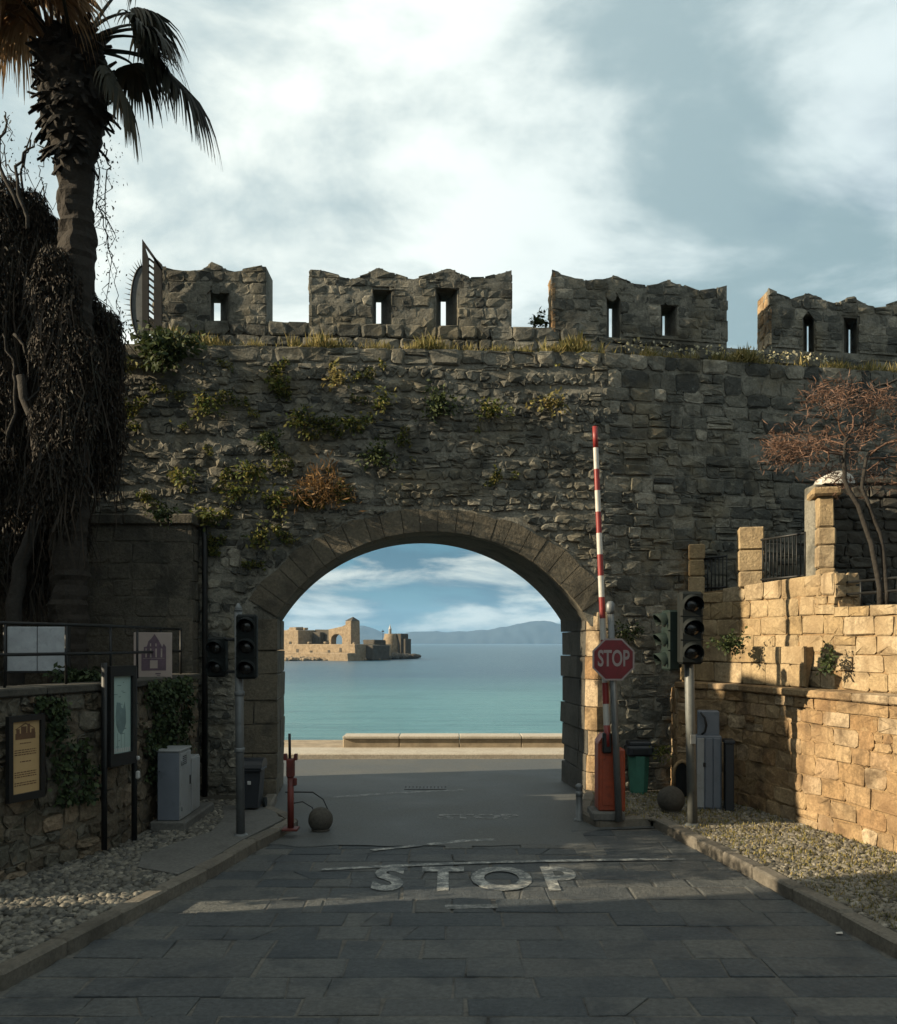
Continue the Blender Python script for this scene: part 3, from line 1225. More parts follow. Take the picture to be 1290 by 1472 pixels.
def gate_keep(x, z):
    if z > TOPZ - .03:
        return False
    if z < 2.75 and -3.2 < x < 2.55:
        return False
    d = math.hypot(x - ARC_X, z - ARC_Z)
    if z >= 2.5 and d < 3.28:
        return False
    if 5.0 < x < 5.35 and 5.63 < z < 5.97:
        return False
    return not (x < ANNEX_X - .3 and z < ANNEX_TOP - .3)


skin('mortar_bed', GF, -7.5, 8.8, 0.0, TOPZ, .07, gate_keep, -.017, .026, MORTAR, gate, GO)

# arch ring: one part per voussoir
A0, A1 = math.atan2(2.90 - ARC_Z, -2.45), math.atan2(3.02 - ARC_Z, 2.42)
A0 = A0 if A0 > 0 else A0 + 2 * math.pi
r = random.Random(8)
NV = 21
cuts = [A0 + (A1 - A0) * (i + (r.uniform(-.14, .14) if 0 < i < NV else 0)) / NV for i in range(NV + 1)]
for i in range(NV):
    aa, ab = cuts[i] - .0012, cuts[i + 1] + .0012
    P = []
    ins = [aa + (ab - aa) * t for t in (0, .33, .67, 1)]
    ro = [ring_out(a) - .012 + r.uniform(-.02, .01) for a in ins]
    inner = [(ARC_X + (ARC_R + r.uniform(-.003, .004)) * math.cos(a), ARC_Z + (ARC_R + r.uniform(-.003, .004)) * math.sin(a)) for a in ins]
    outer = [(ARC_X + q * math.cos(a), ARC_Z + q * math.sin(a)) for a, q in zip(ins, ro)]
    P = inner + outer[::-1]
    V, F = stone_geo(P, GF, r, r.uniform(.012, .017), .5, .004, inset=.02)
    m = MB()
    m.add([Vector(p) - GO for p in V], F, r.random())
    m.build('voussoir', ARCHS, gate, recenter=True)

# jambs
def quoin(xs_poly, z0, z1, mat, r, name='jamb_block'):
    """block with a plan outline given as (x, depth)"""
    n = len(xs_poly)
    cx = sum(p[0] for p in xs_poly) / n
    cd = sum(p[1] for p in xs_poly) / n
    V = []
    e = .018
    for z, k in ((z0, .985), (z0 + e, 1), (z1 - e, 1), (z1, .985)):
        for x, d in xs_poly:
            xx, dd = cx + (x - cx) * k + r.uniform(-.010, .010), cd + (d - cd) * k + r.uniform(-.010, .010)
            V.append(GF(xx, z + r.uniform(-.004, .004), 0) + Vector((0, dd, 0)) - GO)
    F = [tuple(range(n))[::-1], tuple(range(3 * n, 4 * n))]
    for k in range(3):
        F += [(k * n + i, k * n + (i + 1) % n, (k + 1) * n + (i + 1) % n, (k + 1) * n + i) for i in range(n)]
    m = MB()
    m.add(V, F, r.random())
    return m.build(name, mat, gate, recenter=True)


r = random.Random(31)
z = 0.02
k = 0
while z < 2.86:
    h = min(r.uniform(.34, .50), 2.90 - z)
    if 2.90 - (z + h) < .2:
        h = 2.90 - z
    sp = -3.02 + r.uniform(-.08, .08) if k % 2 else None
    xe = -2.72 + r.uniform(-.012, .012)
    if sp:
        quoin([(-3.34, .0), (sp - .006, -.01), (sp - .006, .3), (-3.34, .3)], z, z + h - .012, ARCHS, r)
        quoin([(sp + .006, -.005), (xe, -.005), (xe + SKEW * .8, .8), (sp, .8)], z, z + h - .012, ARCHS, r)
    else:
        quoin([(-3.34, .0), (xe, -.008), (xe + SKEW * .8, .8), (-3.34, .4)], z, z + h - .012, ARCHS, r)
    quoin([(xe + SKEW * .82 - .3, .82), (xe + SKEW * .82, .82), (xe + SKEW * THICK, THICK + .02), (xe + SKEW * THICK - .3, THICK + .02)], z, z + h - .012, ARCHS, r)
    z += h
    k += 1
z = 0.02
k = 0
while z < 2.98:
    h = min(r.uniform(.26, .46), 3.02 - z)
    if 3.02 - (z + h) < .18:
        h = 3.02 - z
    sp = r.uniform(.45, .75)
    er = .05 if z < .75 else .0                 # worn, broken foot of the jamb
    xi = 2.25 + r.uniform(-.015, .015) + r.uniform(0, er)
    ch = .17 + r.uniform(-.02, .02)
    quoin([(xi, ch), (xi + ch, .0 + r.uniform(0, er)), (2.62, .0), (2.62, .3), (xi + .2, ch + .10), (xi - .004, ch + .05)], z, z + h - .010, WARM, r)  # brighter stone here puts the sunlit corner strip into the colour
    quoin([(xi - .006, ch + .056), (xi + .2, ch + .11), (xi + SKEW * sp + .32, sp - .006), (xi + SKEW * sp, sp - .006)], z, z + h - .012, DARKS, r)  # darker stone for the inner blocks, passage shade put into the colour
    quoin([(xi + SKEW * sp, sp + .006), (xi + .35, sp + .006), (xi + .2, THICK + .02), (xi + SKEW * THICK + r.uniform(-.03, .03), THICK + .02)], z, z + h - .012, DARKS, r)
    z += h
    k += 1

# parapet behind the ledge, with merlons and arrow loops
PB = .55                                       # set back from the wall face
PT = .60                                       # thickness


def py_(x):
    return wall_y(x) + PB


def PF(x, z, o):
    return Vector((x, py_(x) - o, z))


def pix_x(px):
    """x on the parapet plane for a photo column"""
    k = (px - CX) / FPX
    x = k * (14.5 + PB) / (1 - .06 * k)
    if x > 2.5:
        x = k * (14.65 - .5 + PB) / (1 - .2 * k)
    return x


def pix_z(px, py):
    x = pix_x(px)
    return CAMH - (py - HY) / FPX * py_(x)


def strip(mb, xf0, xf1, xb0, xb1, z0, zt, nsub=6, zt_is_fn=True):
    """upright piece of a merlon from its front face to its back face"""
    V, F = [], []
    for i in range(nsub + 1):
        t = i / nsub
        xf, xb = xf0 + (xf1 - xf0) * t, xb0 + (xb1 - xb0) * t
        zz = zt(xf) if zt_is_fn else zt
        zb = zt(min(max(xb, xf0), xf1)) if zt_is_fn else zt
        V += [PF(xf, z0, -.03), PF(xf, zz, -.03), PF(xb, zb, -PT), PF(xb, z0, -PT)]
    for i in range(nsub):
        a, b = i * 4, i * 4 + 4
        F += [(a, b, b + 1, a + 1), (a + 1, b + 1, b + 2, a + 2), (a + 2, b + 2, b + 3, a + 3), (a + 3, b + 3, b, a)]
    F += [(0, 1, 2, 3), (nsub * 4 + 3, nsub * 4 + 2, nsub * 4 + 1, nsub * 4)]
    mb.add([Vector(p) - GO for p in V], F)


MERLONS = [
    dict(prof=[(222, 379), (240, 384), (262, 388), (286, 388), (306, 377), (334, 390), (346, 388), (366, 381), (382, 382)], loops=[(302, 328, 308, 317, 416, 468)]),
    dict(prof=[(445, 388), (460, 387), (482, 394), (504, 401), (520, 396), (544, 383), (566, 393), (592, 401), (612, 396), (645, 384), (667, 396), (686, 401), (710, 395), (736, 387)], loops=[(536, 563, 541, 548, 415, 476), (627, 658, 634, 641, 414, 472)]),
    dict(prof=[(795, 388), (818, 396), (845, 404), (860, 402), (887, 395), (911, 408), (932, 411), (962, 402), (985, 411), (1005, 418), (1022, 416), (1046, 409)], loops=[(873, 892, 876, 880, 424, 479), (951, 973, 953, 956, 435, 477)]),
    dict(prof=[(1106, 415), (1120, 421), (1137, 429), (1164, 420), (1180, 428), (1196, 437), (1226, 426), (1245, 436), (1262, 444), (1282, 435), (1296, 432), (1330, 446), (1360, 436), (1400, 450)], loops=[(1155, 1172, 1161, 1163, 450, 500), (1214, 1234, 1221, 1223, 455, 502)]),
]
PBASE = TOPZ - .05
r = random.Random(77)
# low wall that carries the merlons
lowz = lambda x: 7.80 if x < 2.2 else 7.66 - .01 * (x - 2.2)
mb = MB()
xs = list(np.linspace(pix_x(222), pix_x(1420), 40))
V, F = [], []
for x in xs:
    zz = lowz(x)
    V += [PF(x, PBASE, -.03), PF(x, zz, -.03), PF(x, zz, -PT - .02), PF(x, PBASE, -PT - .02)]
for i in range(len(xs) - 1):
    a, b = i * 4, i * 4 + 4
    F += [(a, b, b + 1, a + 1), (a + 1, b + 1, b + 2, a + 2), (a + 2, b + 2, b + 3, a + 3)]
mb.add([Vector(p) - GO for p in V], F)
low = mb.build('parapet', MORTAR, gate)
polys = []
for P in course_masonry(r, xs[0], xs[-1], PBASE, 7.8, (.15, .24), (.2, .42), gap=.012, jit=.014, cut=.25):
    cx = sum(p[0] for p in P) / len(P)
    if cx > xs[-1] or cx < xs[0]:
        continue
    Q = [(x, min(z, lowz(x) + .02 * noise.noise((x * 3, 0, 0)))) for x, z in P]
    if area(Q) > .3 * area(P):
        polys.append(Q)
lay(polys, PF, r, low, GATE, 'stone', 90, (.0, .035), .05, .014, stuff_name='stonework')

for md in MERLONS:
    pr = [(pix_x(a), pix_z(a, b)) for a, b in md['prof']]
    X = [p[0] for p in pr]
    Z = [p[1] for p in pr]
    zt = lambda x, X=X, Z=Z: float(np.interp(x, X, Z)) + .018 * noise.noise((x * 5.0, 1, 0))
    mb = MB()
    edges = []
    cur = X[0]
    curb = X[0]
    for (f0, f1, b0, b1, pt, pb) in md['loops']:
        xf0, xf1 = pix_x(f0), pix_x(f1)
        # slit at the back: project the seen slit onto the back face
        k = (14.5 + PB + PT) / (14.5 + PB)
        xb0, xb1 = pix_x(b0) * k, pix_x(b1) * k
        zl, zs = pix_z(f0, pt), pix_z(f0, pb)
        strip(mb, cur, xf0, curb, xb0, 7.4, zt)
        strip(mb, xf0, xf1, xb0, xb1, zl, zt)
        strip(mb, xf0, xf1, xb0, xb1, 7.4, zs - .05, 1, False)
        cur, curb = xf1, xb1
        edges.append((xf0, xf1, zs - .02, zl))
    strip(mb, cur, X[-1], curb, X[-1], 7.4, zt)
    mer = mb.build('merlon', MORTAR, gate)
    polys = []
    for P in course_masonry(r, X[0], X[-1], 7.74, max(Z) + .1, (.13, .21), (.14, .34), gap=.012, jit=.014, cut=.24, split=.12):
        ok = True
        Q = []
        cx = sum(p[0] for p in P) / len(P)
        cz = sum(p[1] for p in P) / len(P)
        for x, z in P:
            x = min(max(x, X[0] - .01), X[-1] + .01)
            for (e0, e1, s0, s1) in edges:
                if s0 < z < s1 and s0 < cz < s1 and e0 - .01 < x < e1 + .01:
                    x = e0 - .01 if cx < (e0 + e1) / 2 else e1 + .01
            z = min(z, zt(x) + .012)
            Q.append((x, z))
        for (e0, e1, s0, s1) in edges:
            if e0 < cx < e1 and s0 < cz < s1:
                ok = False
        if ok and area(Q) > .4 * area(P):
            polys.append(Q)
    # a single lintel stone over each loop
    lay(polys, PF, r, mer, GATE, 'stone', 75, (-.012, .018), .05, .009, stuff_name='stonework')
    lo = edges
    skin('mortar_bed', PF, X[0] + .01, X[-1] - .01, 7.70, max(Z), .06, lambda x, z, lo=lo, zt=zt: z < zt(x) - .03 and not any(e0 - .03 < x < e1 + .03 and s0 - .02 < z < s1 + .03 for e0, e1, s0, s1 in lo), -.004, .022, MORTAR, mer, GO)
    # end face towards the left
    xl = X[0]
    EF = lambda d, z, o, xl=xl: Vector((xl - o, py_(xl) + d, z))
    polys = []
    for P in course_masonry(r, .0, PT, 7.72, Z[0] - .01, (.16, .24), (.2, .34), gap=.01, jit=.010, cut=.2):
        Q = [(min(max(a, -.01), PT), b) for a, b in P]
        if area(Q) > .4 * area(P):
            polys.append(Q)
    lay(polys, EF, r, mer, WARM if xl > 1 else GATE, 'end_stone', 20, (.0, .03), .04, .012, stuff_name='stonework')  # sunlit ends of the right merlons: light put into a warmer, paler stone


# ------------------------------------------------------------------ ashlar buttress left of the gate
but = empty('stone_buttress', (-5.5, 13.9, 0))
tag(but, 'lower block of smooth squared stone standing against the city wall left of the arch', 'buttress')
BO = Vector(but.location)
mb = MB()
mb.box((-6.75 + 5.5, ANNEX_Y + .40 - 13.9, 2.15), (5.60, .72, 4.40), .02)
mb.build('block_core', BUTT, but)
r = random.Random(41)
BF = lambda x, z, o: Vector((x, ANNEX_Y + .045 - o, z))
polys = []
for P in course_masonry(r, -8.4, ANNEX_X, .05, ANNEX_TOP - .12, (.22, .34), (.28, .66), gap=.012, jit=.012, cut=.14, split=.08):
    Q = [(min(x, ANNEX_X), z) for x, z in P]
    if area(Q) > .3 * area(P):
        polys.append(Q)
lay(polys, BF, r, but, BUTT, 'ashlar_block', 160, (.0, .02), .03, .006, inset=.08)
BS = lambda d, z, o: Vector((ANNEX_X - .02 + o, ANNEX_Y + .04 + d, z))
polys = []
for P in course_masonry(r, 0, .45, .05, ANNEX_TOP - .12, (.27, .36), (.34, .6), gap=.010, jit=.006, cut=.08):
    Q = [(min(max(x, .0), .45), z) for x, z in P]
    if area(Q) > .3 * area(P):
        polys.append(Q)
lay(polys, BS, r, but, BUTT, 'ashlar_block', 40, (.0, .02), .03, .006, inset=.08)
x = -8.3
while x < ANNEX_X:
    w = min(r.uniform(.6, .95), ANNEX_X + .03 - x)
    m = MB()
    m.box((x + w / 2 + 5.5, ANNEX_Y + .36 - 13.9, ANNEX_TOP + .0), (w - .012, .76, .16), .02, tone=r.random())
    m.build('coping_stone', BUTT, but)
    x += w
# unseen block added outside the picture to shade the buttress face
m = MB()
m.box((-8.3 + 5.5, 13.72 - 13.9, 2.75), (1.6, 1.2, 5.5), .03)
m.build('shade_block', BUTT, but)
# dark drain pipe in the corner
m = MB()
m.tube([(ANNEX_X + .10, 14.17, .1), (ANNEX_X + .10, 14.17, 4.1), (ANNEX_X + .07, 14.2, 4.4)], .045, 8)
tag(m.build('drain_pipe', IRON), 'thin dark drain pipe in the corner between smooth block and rubble wall', 'pipe')


# ------------------------------------------------------------------ walls along a polyline
def poly_F(P, flip):
    """s runs along P, o points to the road side"""
    segs, s = [], 0
    for a, b in zip(P, P[1:]):
        d = Vector((b[0] - a[0], b[1] - a[1], 0))
        segs.append((s, s + d.length, Vector((a[0], a[1], 0)), d.normalized()))
        s += d.length

    def f(u, z, o):
        for (s0, s1, a, d) in segs:
            if u <= s1 or s1 == segs[-1][1]:
                nrm = Vector((d.y, -d.x, 0)) * flip
                return a + d * (u - s0) + nrm * o + Vector((0, 0, z))
    return f, s


def wall_core(F, L, z0, z1f, t, mat, parent, off, n=30, name='wall_core'):
    mb = MB()
    V, Fc = [], []
    for i in range(n + 1):
        u = L * i / n
        z1 = z1f(u)
        V += [F(u, z0, -.05) - off, F(u, z1, -.05) - off, F(u, z1, -t) - off, F(u, z0, -t) - off]
    for i in range(n):
        a, b = i * 4, i * 4 + 4
        Fc += [(a, b, b + 1, a + 1), (a + 1, b + 1, b + 2, a + 2), (a + 2, b + 2, b + 3, a + 3)]
    Fc += [(0, 1, 2, 3), (n * 4 + 3, n * 4 + 2, n * 4 + 1, n * 4)]
    mb.add(V, Fc)
    return mb.build(name, mat, parent)


# left wall along the road
LW = [(-4.78, 8.30), (-4.5, 9.06), (-3.92, 10.6), (-3.82, 13.75)]
lw = empty('roadside_wall', (-4.2, 10.8, 0))
tag(lw, 'low brown rubble wall along the left pavement with ivy and notice boards', 'wall')
LF, LL = poly_F(LW, 1)
ltop = lambda u: 1.97 + .02 * math.sin(u * 1.3)
wall_core(LF, LL, -.05, ltop, .42, DARKS, lw, Vector(lw.location))
r = random.Random(51)
polys = []
for P in course_masonry(r, 0, LL, .05, 1.95, (.15, .30), (.16, .40), gap=.018, jit=.022, cut=.36, split=.25, drift=.05):
    Q = [(min(max(x, 0), LL), min(max(z, .05), 1.95)) for x, z in P]
    if area(Q) > .4 * area(P):
        polys.append(Q)
lay(polys, LF, r, lw, LEFTS, 'stone', 280, (-.005, .045), .05, .02)
skin('mortar_bed', LF, 0, LL, .0, 1.95, .06, lambda x, z: True, -.016, .026, LEFTS, lw, Vector(lw.location))
u = 0
while u < LL:
    w = min(r.uniform(.5, .8), LL - u)
    c = LF(u + w / 2, 2.0, -.20) - Vector(lw.location)
    d = LF(u + w, 0, 0) - LF(u, 0, 0)
    m = MB()
    m.box((0, 0, 0), (w - .015, .52, .09), .015, Matrix.Rotation(math.atan2(d.y, d.x), 3, 'Z'), r.random())
    m.build('coping_stone', DARKS, lw, c)
    u += w
# the same wall goes on towards the camera, past an unseen narrow gap added to let a streak of sun through
LW2 = [(-6.4, 1.0), (-5.2, 6.6), (-4.95, 7.72)]
lw2 = empty('roadside_wall', (-5.6, 4.5, 0))
tag(lw2, 'nearer stretch of the left roadside wall, before a narrow gap added to let in a sun streak', 'wall')
LF2, LL2 = poly_F(LW2, 1)
wall_core(LF2, LL2, -.05, lambda u: 2.05, .42, LEFTS, lw2, Vector(lw2.location))
r = random.Random(52)
polys = [P for P in course_masonry(r, 0.1, LL2 - .1, .05, 2.0, (.2, .34), (.25, .5), gap=.018, jit=.02, cut=.34)]
lay(polys, LF2, r, lw2, LEFTS, 'stone', 0, (.0, .05), .05, .02)

# right retaining wall and terrace wall
RW = [(7.3, 2.0), (5.6, 8.3), (5.1, 10.3), (4.65, 12.1), (4.3, 13.5), (3.62, 14.3)]
rw = empty('retaining_wall', (5.0, 10.5, 0))
tag(rw, 'low wall of golden stone blocks with a ledge along the right pavement', 'wall')
RF, RL = poly_F(RW, -1)
RTOP = 1.80
wall_core(RF, RL, -.05, lambda u: RTOP, 1.4, WARMJ, rw, Vector(rw.location), 40)
# return of the wall end towards the gate
RE = [(3.62, 14.3), (3.66, 14.86)]
REF, REL = poly_F(RE, -1)
wall_core(REF, REL, -.05, lambda u: RTOP, .9, WARMJ, rw, Vector(rw.location), 4)
r = random.Random(61)
polys = []
for P in course_masonry(r, 4.0, RL, .08, RTOP - .01, (.19, .26), (.26, .52), gap=.012, jit=.012, cut=.2, split=.06):
    Q = [(min(x, RL), z) for x, z in P]
    if area(Q) > .3 * area(P):
        polys.append(Q)
lay(polys, RF, r, rw, WARM, 'stone', 280, (-.004, .022), .05, .012, inset=.14)
skin('mortar_bed', RF, 4.0, RL, .0, RTOP - .01, .06, lambda x, z: True, -.010, .018, WARMJ, rw, Vector(rw.location))
polys = []
for P in course_masonry(r, 0, REL, .08, RTOP - .01, (.19, .26), (.26, .4), gap=.009, jit=.008, cut=.12):
    Q = [(min(max(x, 0), REL), z) for x, z in P]
    if area(Q) > .3 * area(P):
        polys.append(Q)
lay(polys, REF, r, rw, WARM, 'stone', 20, (.0, .022), .05, .010, inset=.12)
u = 4.0
while u < RL + .02:
    w = min(r.uniform(.55, .95), RL + .03 - u)
    if w < .05:
        break
    c = RF(u + w / 2, RTOP + .045, -.27) - Vector(rw.location)
    d = RF(min(u + w, RL), 0, 0) - RF(u, 0, 0)
    m = MB()
    m.box((0, 0, 0), (w - .008, .66, .10), .018, Matrix.Rotation(math.atan2(d.y, d.x), 3, 'Z'), r.random())
    m.build('coping_stone', WARM, rw, c)
    u += w

# terrace wall above, set back, stepping down towards the gate
TW = [(7.4, 4.0), (5.98, 8.9), (5.40, 10.9), (4.95, 12.5), (4.28, 14.3), (3.93, 14.92)]
tw = empty('terrace_wall', (5.1, 11.8, RTOP))
tag(tw, 'upper golden stone terrace wall with square piers, set back above the ledge', 'wall')
TF, TL = poly_F(TW, -1)
sY = lambda Y: next(u for u in np.linspace(0, TL, 800) if TF(u, 0, 0).y >= Y - .01)
uP = sY(11.95)                                 # tall pier
tz = lambda u: 2.97 if u < uP else 3.44 - .12 * (u - uP) / (TL - uP)
mbt = MB()
wall_core(TF, TL, RTOP - .1, tz, .40, WARMJ, tw, Vector(tw.location), 60)
r = random.Random(63)
polys = []
for ua, ub, ztop in ((4.2, uP, 2.985), (uP, TL, 3.46)):
    for P in course_masonry(r, ua, ub, RTOP + .1, ztop, (.20, .27), (.28, .56), gap=.010, jit=.010, cut=.14, split=.06):
        Q = [(min(max(x, ua), ub), min(z, (tz(ub - .001) if ub == uP else tz(max(x, uP))) + .01)) for x, z in P]
        if area(Q) > .4 * area(P):
            polys.append(Q)
skin('mortar_bed', TF, 4.2, TL, RTOP, 3.46, .06, lambda x, z: z < tz(x) - .03, -.010, .020, WARMJ, tw, Vector(tw.location))
END = lambda d, z, o: TF(uP - .012 - o, z, -d)
lay([[(min(max(a, 0), .40), min(b, 3.44)) for a, b in P] for P in course_masonry(r, 0, .40, 2.95, 3.44, (.15, .2), (.15, .25), gap=.012, jit=.012, cut=.25) if .02 < sum(p[0] for p in P) / len(P) < .40], END, r, tw, PALEW, 'end_stone', 12, (.0, .03), .03, .014)
lay(polys, TF, r, tw, PALEW, 'stone', 260, (.0, .03), .05, .014, inset=.14)
# projecting lower course between the piers
lowp = []
u0, u1 = sY(12.35), TL - .02
BF2 = lambda u, z, o: TF(u, z, o + .16)
wall2 = MB()
n = 12
V, Fc = [], []
for i in range(n + 1):
    u = u0 + (u1 - u0) * i / n
    V += [TF(u, RTOP, .12) - Vector(tw.location), TF(u, 2.44, .12) - Vector(tw.location), TF(u, 2.46, -.02) - Vector(tw.location)]
for i in range(n):
    Fc += [(i * 3, i * 3 + 3, i * 3 + 4, i * 3 + 1), (i * 3 + 1, i * 3 + 4, i * 3 + 5, i * 3 + 2)]
Fc += [(0, 1, 2)]
wall2.add(V, Fc)
wall2.build('plinth', WARMJ, tw)
for P in course_masonry(r, u0, u1, RTOP + .1, 2.46, (.27, .34), (.4, .75), gap=.010, jit=.008, cut=.1):
    Q = [(min(max(x, u0), u1), min(z, 2.47)) for x, z in P]
    if area(Q) > .3 * area(P):
        lowp.append(Q)
lay(lowp, BF2, r, tw, PALEW, 'plinth_stone', 30, (.0, .02), .05, .010, inset=.1)


def on_terrace(px, back=.18):
    k = (px - CX) / FPX
    u = min(np.linspace(0, TL, 900), key=lambda q: abs(TF(q, 0, -back).x / TF(q, 0, -back).y - k))
    p = TF(u, 0, -back)
    return (p.x, p.y)


def pier(px0, px1, Y, zt, d=.42, name='pier', cap=False):
    k = ((px0 + px1) / 2 - CX) / FPX
    u = min(np.linspace(0, TL, 900), key=lambda q: abs(TF(q, 0, 0).x / TF(q, 0, 0).y - k))
    c = TF(u, 0, -d / 2 + .03)
    w = (px1 - px0) / FPX * c.y * .93
    zb = tz(u + .02) - .02 if not cap else 2.9
    e = empty(name, Vector((c.x, c.y, 3.2)) - Vector(tw.location), 0, tw)
    z = zb
    rr = random.Random(int(px0))
    while z < zt - .05:
        h = min(rr.uniform(.24, .36), zt - z)
        if zt - z - h < .12:
            h = zt - z
        m = MB()
        m.box((rr.uniform(-.008, .008), 0, z + h / 2 - 3.2), (w + rr.uniform(-.02, .02), d, h - .008), .02, Matrix.Rotation(R(-14), 3, 'Z'), rr.random())
        m.v = [(p[0] + rr.uniform(-.008, .008), p[1] + rr.uniform(-.008, .008), p[2]) for p in m.v]
        m.build('pier_block', PALEW, e)
        z += h
    if cap:
        m = MB()
        m.box((0, 0, zt - 3.2 + .05), (w + .16, d + .16, .12), .03, Matrix.Rotation(R(-14), 3, 'Z'), .9)
        m.build('pier_cap', PALEW, e)
    return e


pier(979, 1004, 14.35, 4.13, .36)
pier(1047, 1084, 13.25, 4.27, .42)
pier(1157, 1182, 11.95, 4.50, .42, cap=True)

# rubble wall at the back of the terrace, its shade put into dark stone, with a whitewashed rounded coping at its left end
bw = empty('terrace_back_wall', (7.2, 12.6, 2.9))
tag(bw, 'shaded rubble wall behind the terrace on the right, topped by a white rounded coping', 'wall')
mb = MB()
mb.box((.0, .06, .9), (4.3, .36, 1.8), .02)
mb.build('wall_core', MORTAR, bw)
r = random.Random(71)
WF = lambda x, z, o: Vector((x, 12.44 - o, z))
polys = [[(min(max(x, 5.06), 9.3), min(z, 4.68)) for x, z in P] for P in course_masonry(r, 5.06, 9.3, 2.9, 4.68, (.13, .2), (.16, .36), gap=.012, jit=.014, cut=.28, split=.1)]
polys = [P for P in polys if area(P) > .008]
lay(polys, WF, r, bw, DARKS, 'stone', 60, (.0, .03), .03, .014)
m = MB()
V = []
N = 12
for i in range(N + 1):
    a = math.pi * i / N
    for yy in (-.20, .20):
        V.append((-1.83 + .21 * -math.cos(a) , yy, 1.80 + .17 * math.sin(a)))
Fc = [(2 * i, 2 * i + 2, 2 * i + 3, 2 * i + 1) for i in range(N)] + [tuple(range(0, 2 * N + 2, 2))[::-1], tuple(range(1, 2 * N + 2, 2))]
m.add(V, Fc, .5, True)
m.build('rounded_coping', WHITEW, bw)
x = -1.60
while x < 2.1:
    w = r.uniform(.4, .7)
    m = MB()
    m.box((x + w / 2, .05, 1.84), (w - .02, .44, .09), .02, tone=r.random())
    m.build('coping_stone', DARKS, bw)
    x += w
# terrace soil behind the wall
m = MB()
tp = [(5.3, 11.95), (4.75, 14.0), (4.4, 14.9), (10, 16.0), (12, 4), (7.5, 4.0), (5.85, 10.0)]
m.prism([(a + .22, b) for a, b in tp], 1.2, 2.86, lambda a, b, o: Vector((a, b, o)))
structure(m.build('terrace_ground', SOIL))

# ------------------------------------------------------------------ text
def text_mesh(body, size, extrude=0.004, sx=1.0, bold=0.0):
    c = bpy.data.curves.new('lettering', 'FONT')
    c.body = body
    c.align_x = 'CENTER'
    c.align_y = 'CENTER'
    c.size = size
    c.extrude = extrude
    c.offset = bold
    c.resolution_u = 4
    o = bpy.data.objects.new('lettering', c)
    col.objects.link(o)
    dg = bpy.context.evaluated_depsgraph_get()
    me = bpy.data.meshes.new_from_object(o.evaluated_get(dg))
    bpy.data.objects.remove(o)
    for v in me.vertices:
        v.co.x *= sx
    return me


# ------------------------------------------------------------------ road markings
mk = empty('road_marking', (0.18, 9.55, 0))
tag(mk, 'worn white letters STOP painted across the road', 'road marking')
for ch, px, sx in (('S', 558, 1.0), ('T', 637, 1.0), ('O', 722, 1.12), ('P', 806, 1.0)):
    me = text_mesh(ch, 1.0, .0015, .72 * sx, .035)
    for v in me.vertices:
        v.co.y *= 1.28
    me.materials.clear()
    me.materials.append(PAINT)
    X = at(px, 1268, 9.5).x
    link_mesh('letter', me, mk, (X - .18, 0.0, .0080))


def line(pts, w, mat, name='painted_line', z=.0085):
    mb = MB()
    V, F = [], []
    for i, (x, y) in enumerate(pts):
        a = pts[max(0, i - 1)]
        b = pts[min(len(pts) - 1, i + 1)]
        d = Vector((b[0] - a[0], b[1] - a[1], 0)).normalized()
        nn = Vector((-d.y, d.x, 0)) * w / 2
        V += [Vector((x, y, z)) + nn, Vector((x, y, z)) - nn]
    for i in range(len(pts) - 1):
        F.append((2 * i, 2 * i + 2, 2 * i + 3, 2 * i + 1))
    mb.add(V, F)
    return mb.build(name, mat)


g0 = lambda px, py: (at(px, py, 3250 / (py - HY)).x, 3250 / (py - HY))
tag(line([g0(462, 1251), g0(560, 1246), g0(720, 1240), g0(880, 1237), g0(985, 1236)], .10, PAINT), 'long thin worn white stop line across the road just past the letters', 'road marking')
tag(line([g0(534, 1223), g0(606, 1216)], .10, PAINT), 'streak of sunlight painted white left of centre between the stop line and the arch', 'road marking')  # streak of light on the road, put down as white paint
tag(line([g0(616, 1215), g0(672, 1209), g0(712, 1208)], .12, PAINT), 'streak of sunlight painted white right of centre between the stop line and the arch', 'road marking')  # second half of the light streak, also put down as paint
tag(line([g0(478, 1147), g0(560, 1141), g0(668, 1136)], .16, PAINT2), 'thin pale line on the road inside the archway', 'road marking')  # thin pale strip lying on the road
tag(line([g0(640, 1305), g0(716, 1304)], .13, PAINT2), 'short faded white bar on the paving below the letter T', 'road marking')
# small squashed lettering further on: a box bracket and worn glyphs
fm = empty('road_marking', (0.42, 13.0, 0))
tag(fm, 'small worn white lettering on the road in front of the archway', 'road marking')
me = text_mesh('STOP', .62, .0015, .78, .03)
for v in me.vertices:
    v.co.y *= .75
me.materials.clear()
me.materials.append(PAINT2)
link_mesh('letters', me, fm, (0, 0, .0080))
# iron drain cover
dc = empty('drain_grate', (at(612, 1134, 15.6).x, 15.55, .006))
tag(dc, 'long dark iron drain grate across the road under the arch', 'drain grate')
for i in range(11):
    m = MB()
    m.box(((i - 5) * .062, 0, .004), (.04, .26, .014), .003)
    m.build('bar', IRON, dc)
m = MB()
m.box((0, .14, .003), (.72, .03, .014), .003)
m.box((0, -.14, .003), (.72, .03, .014), .003)
m.build('frame', IRON, dc)


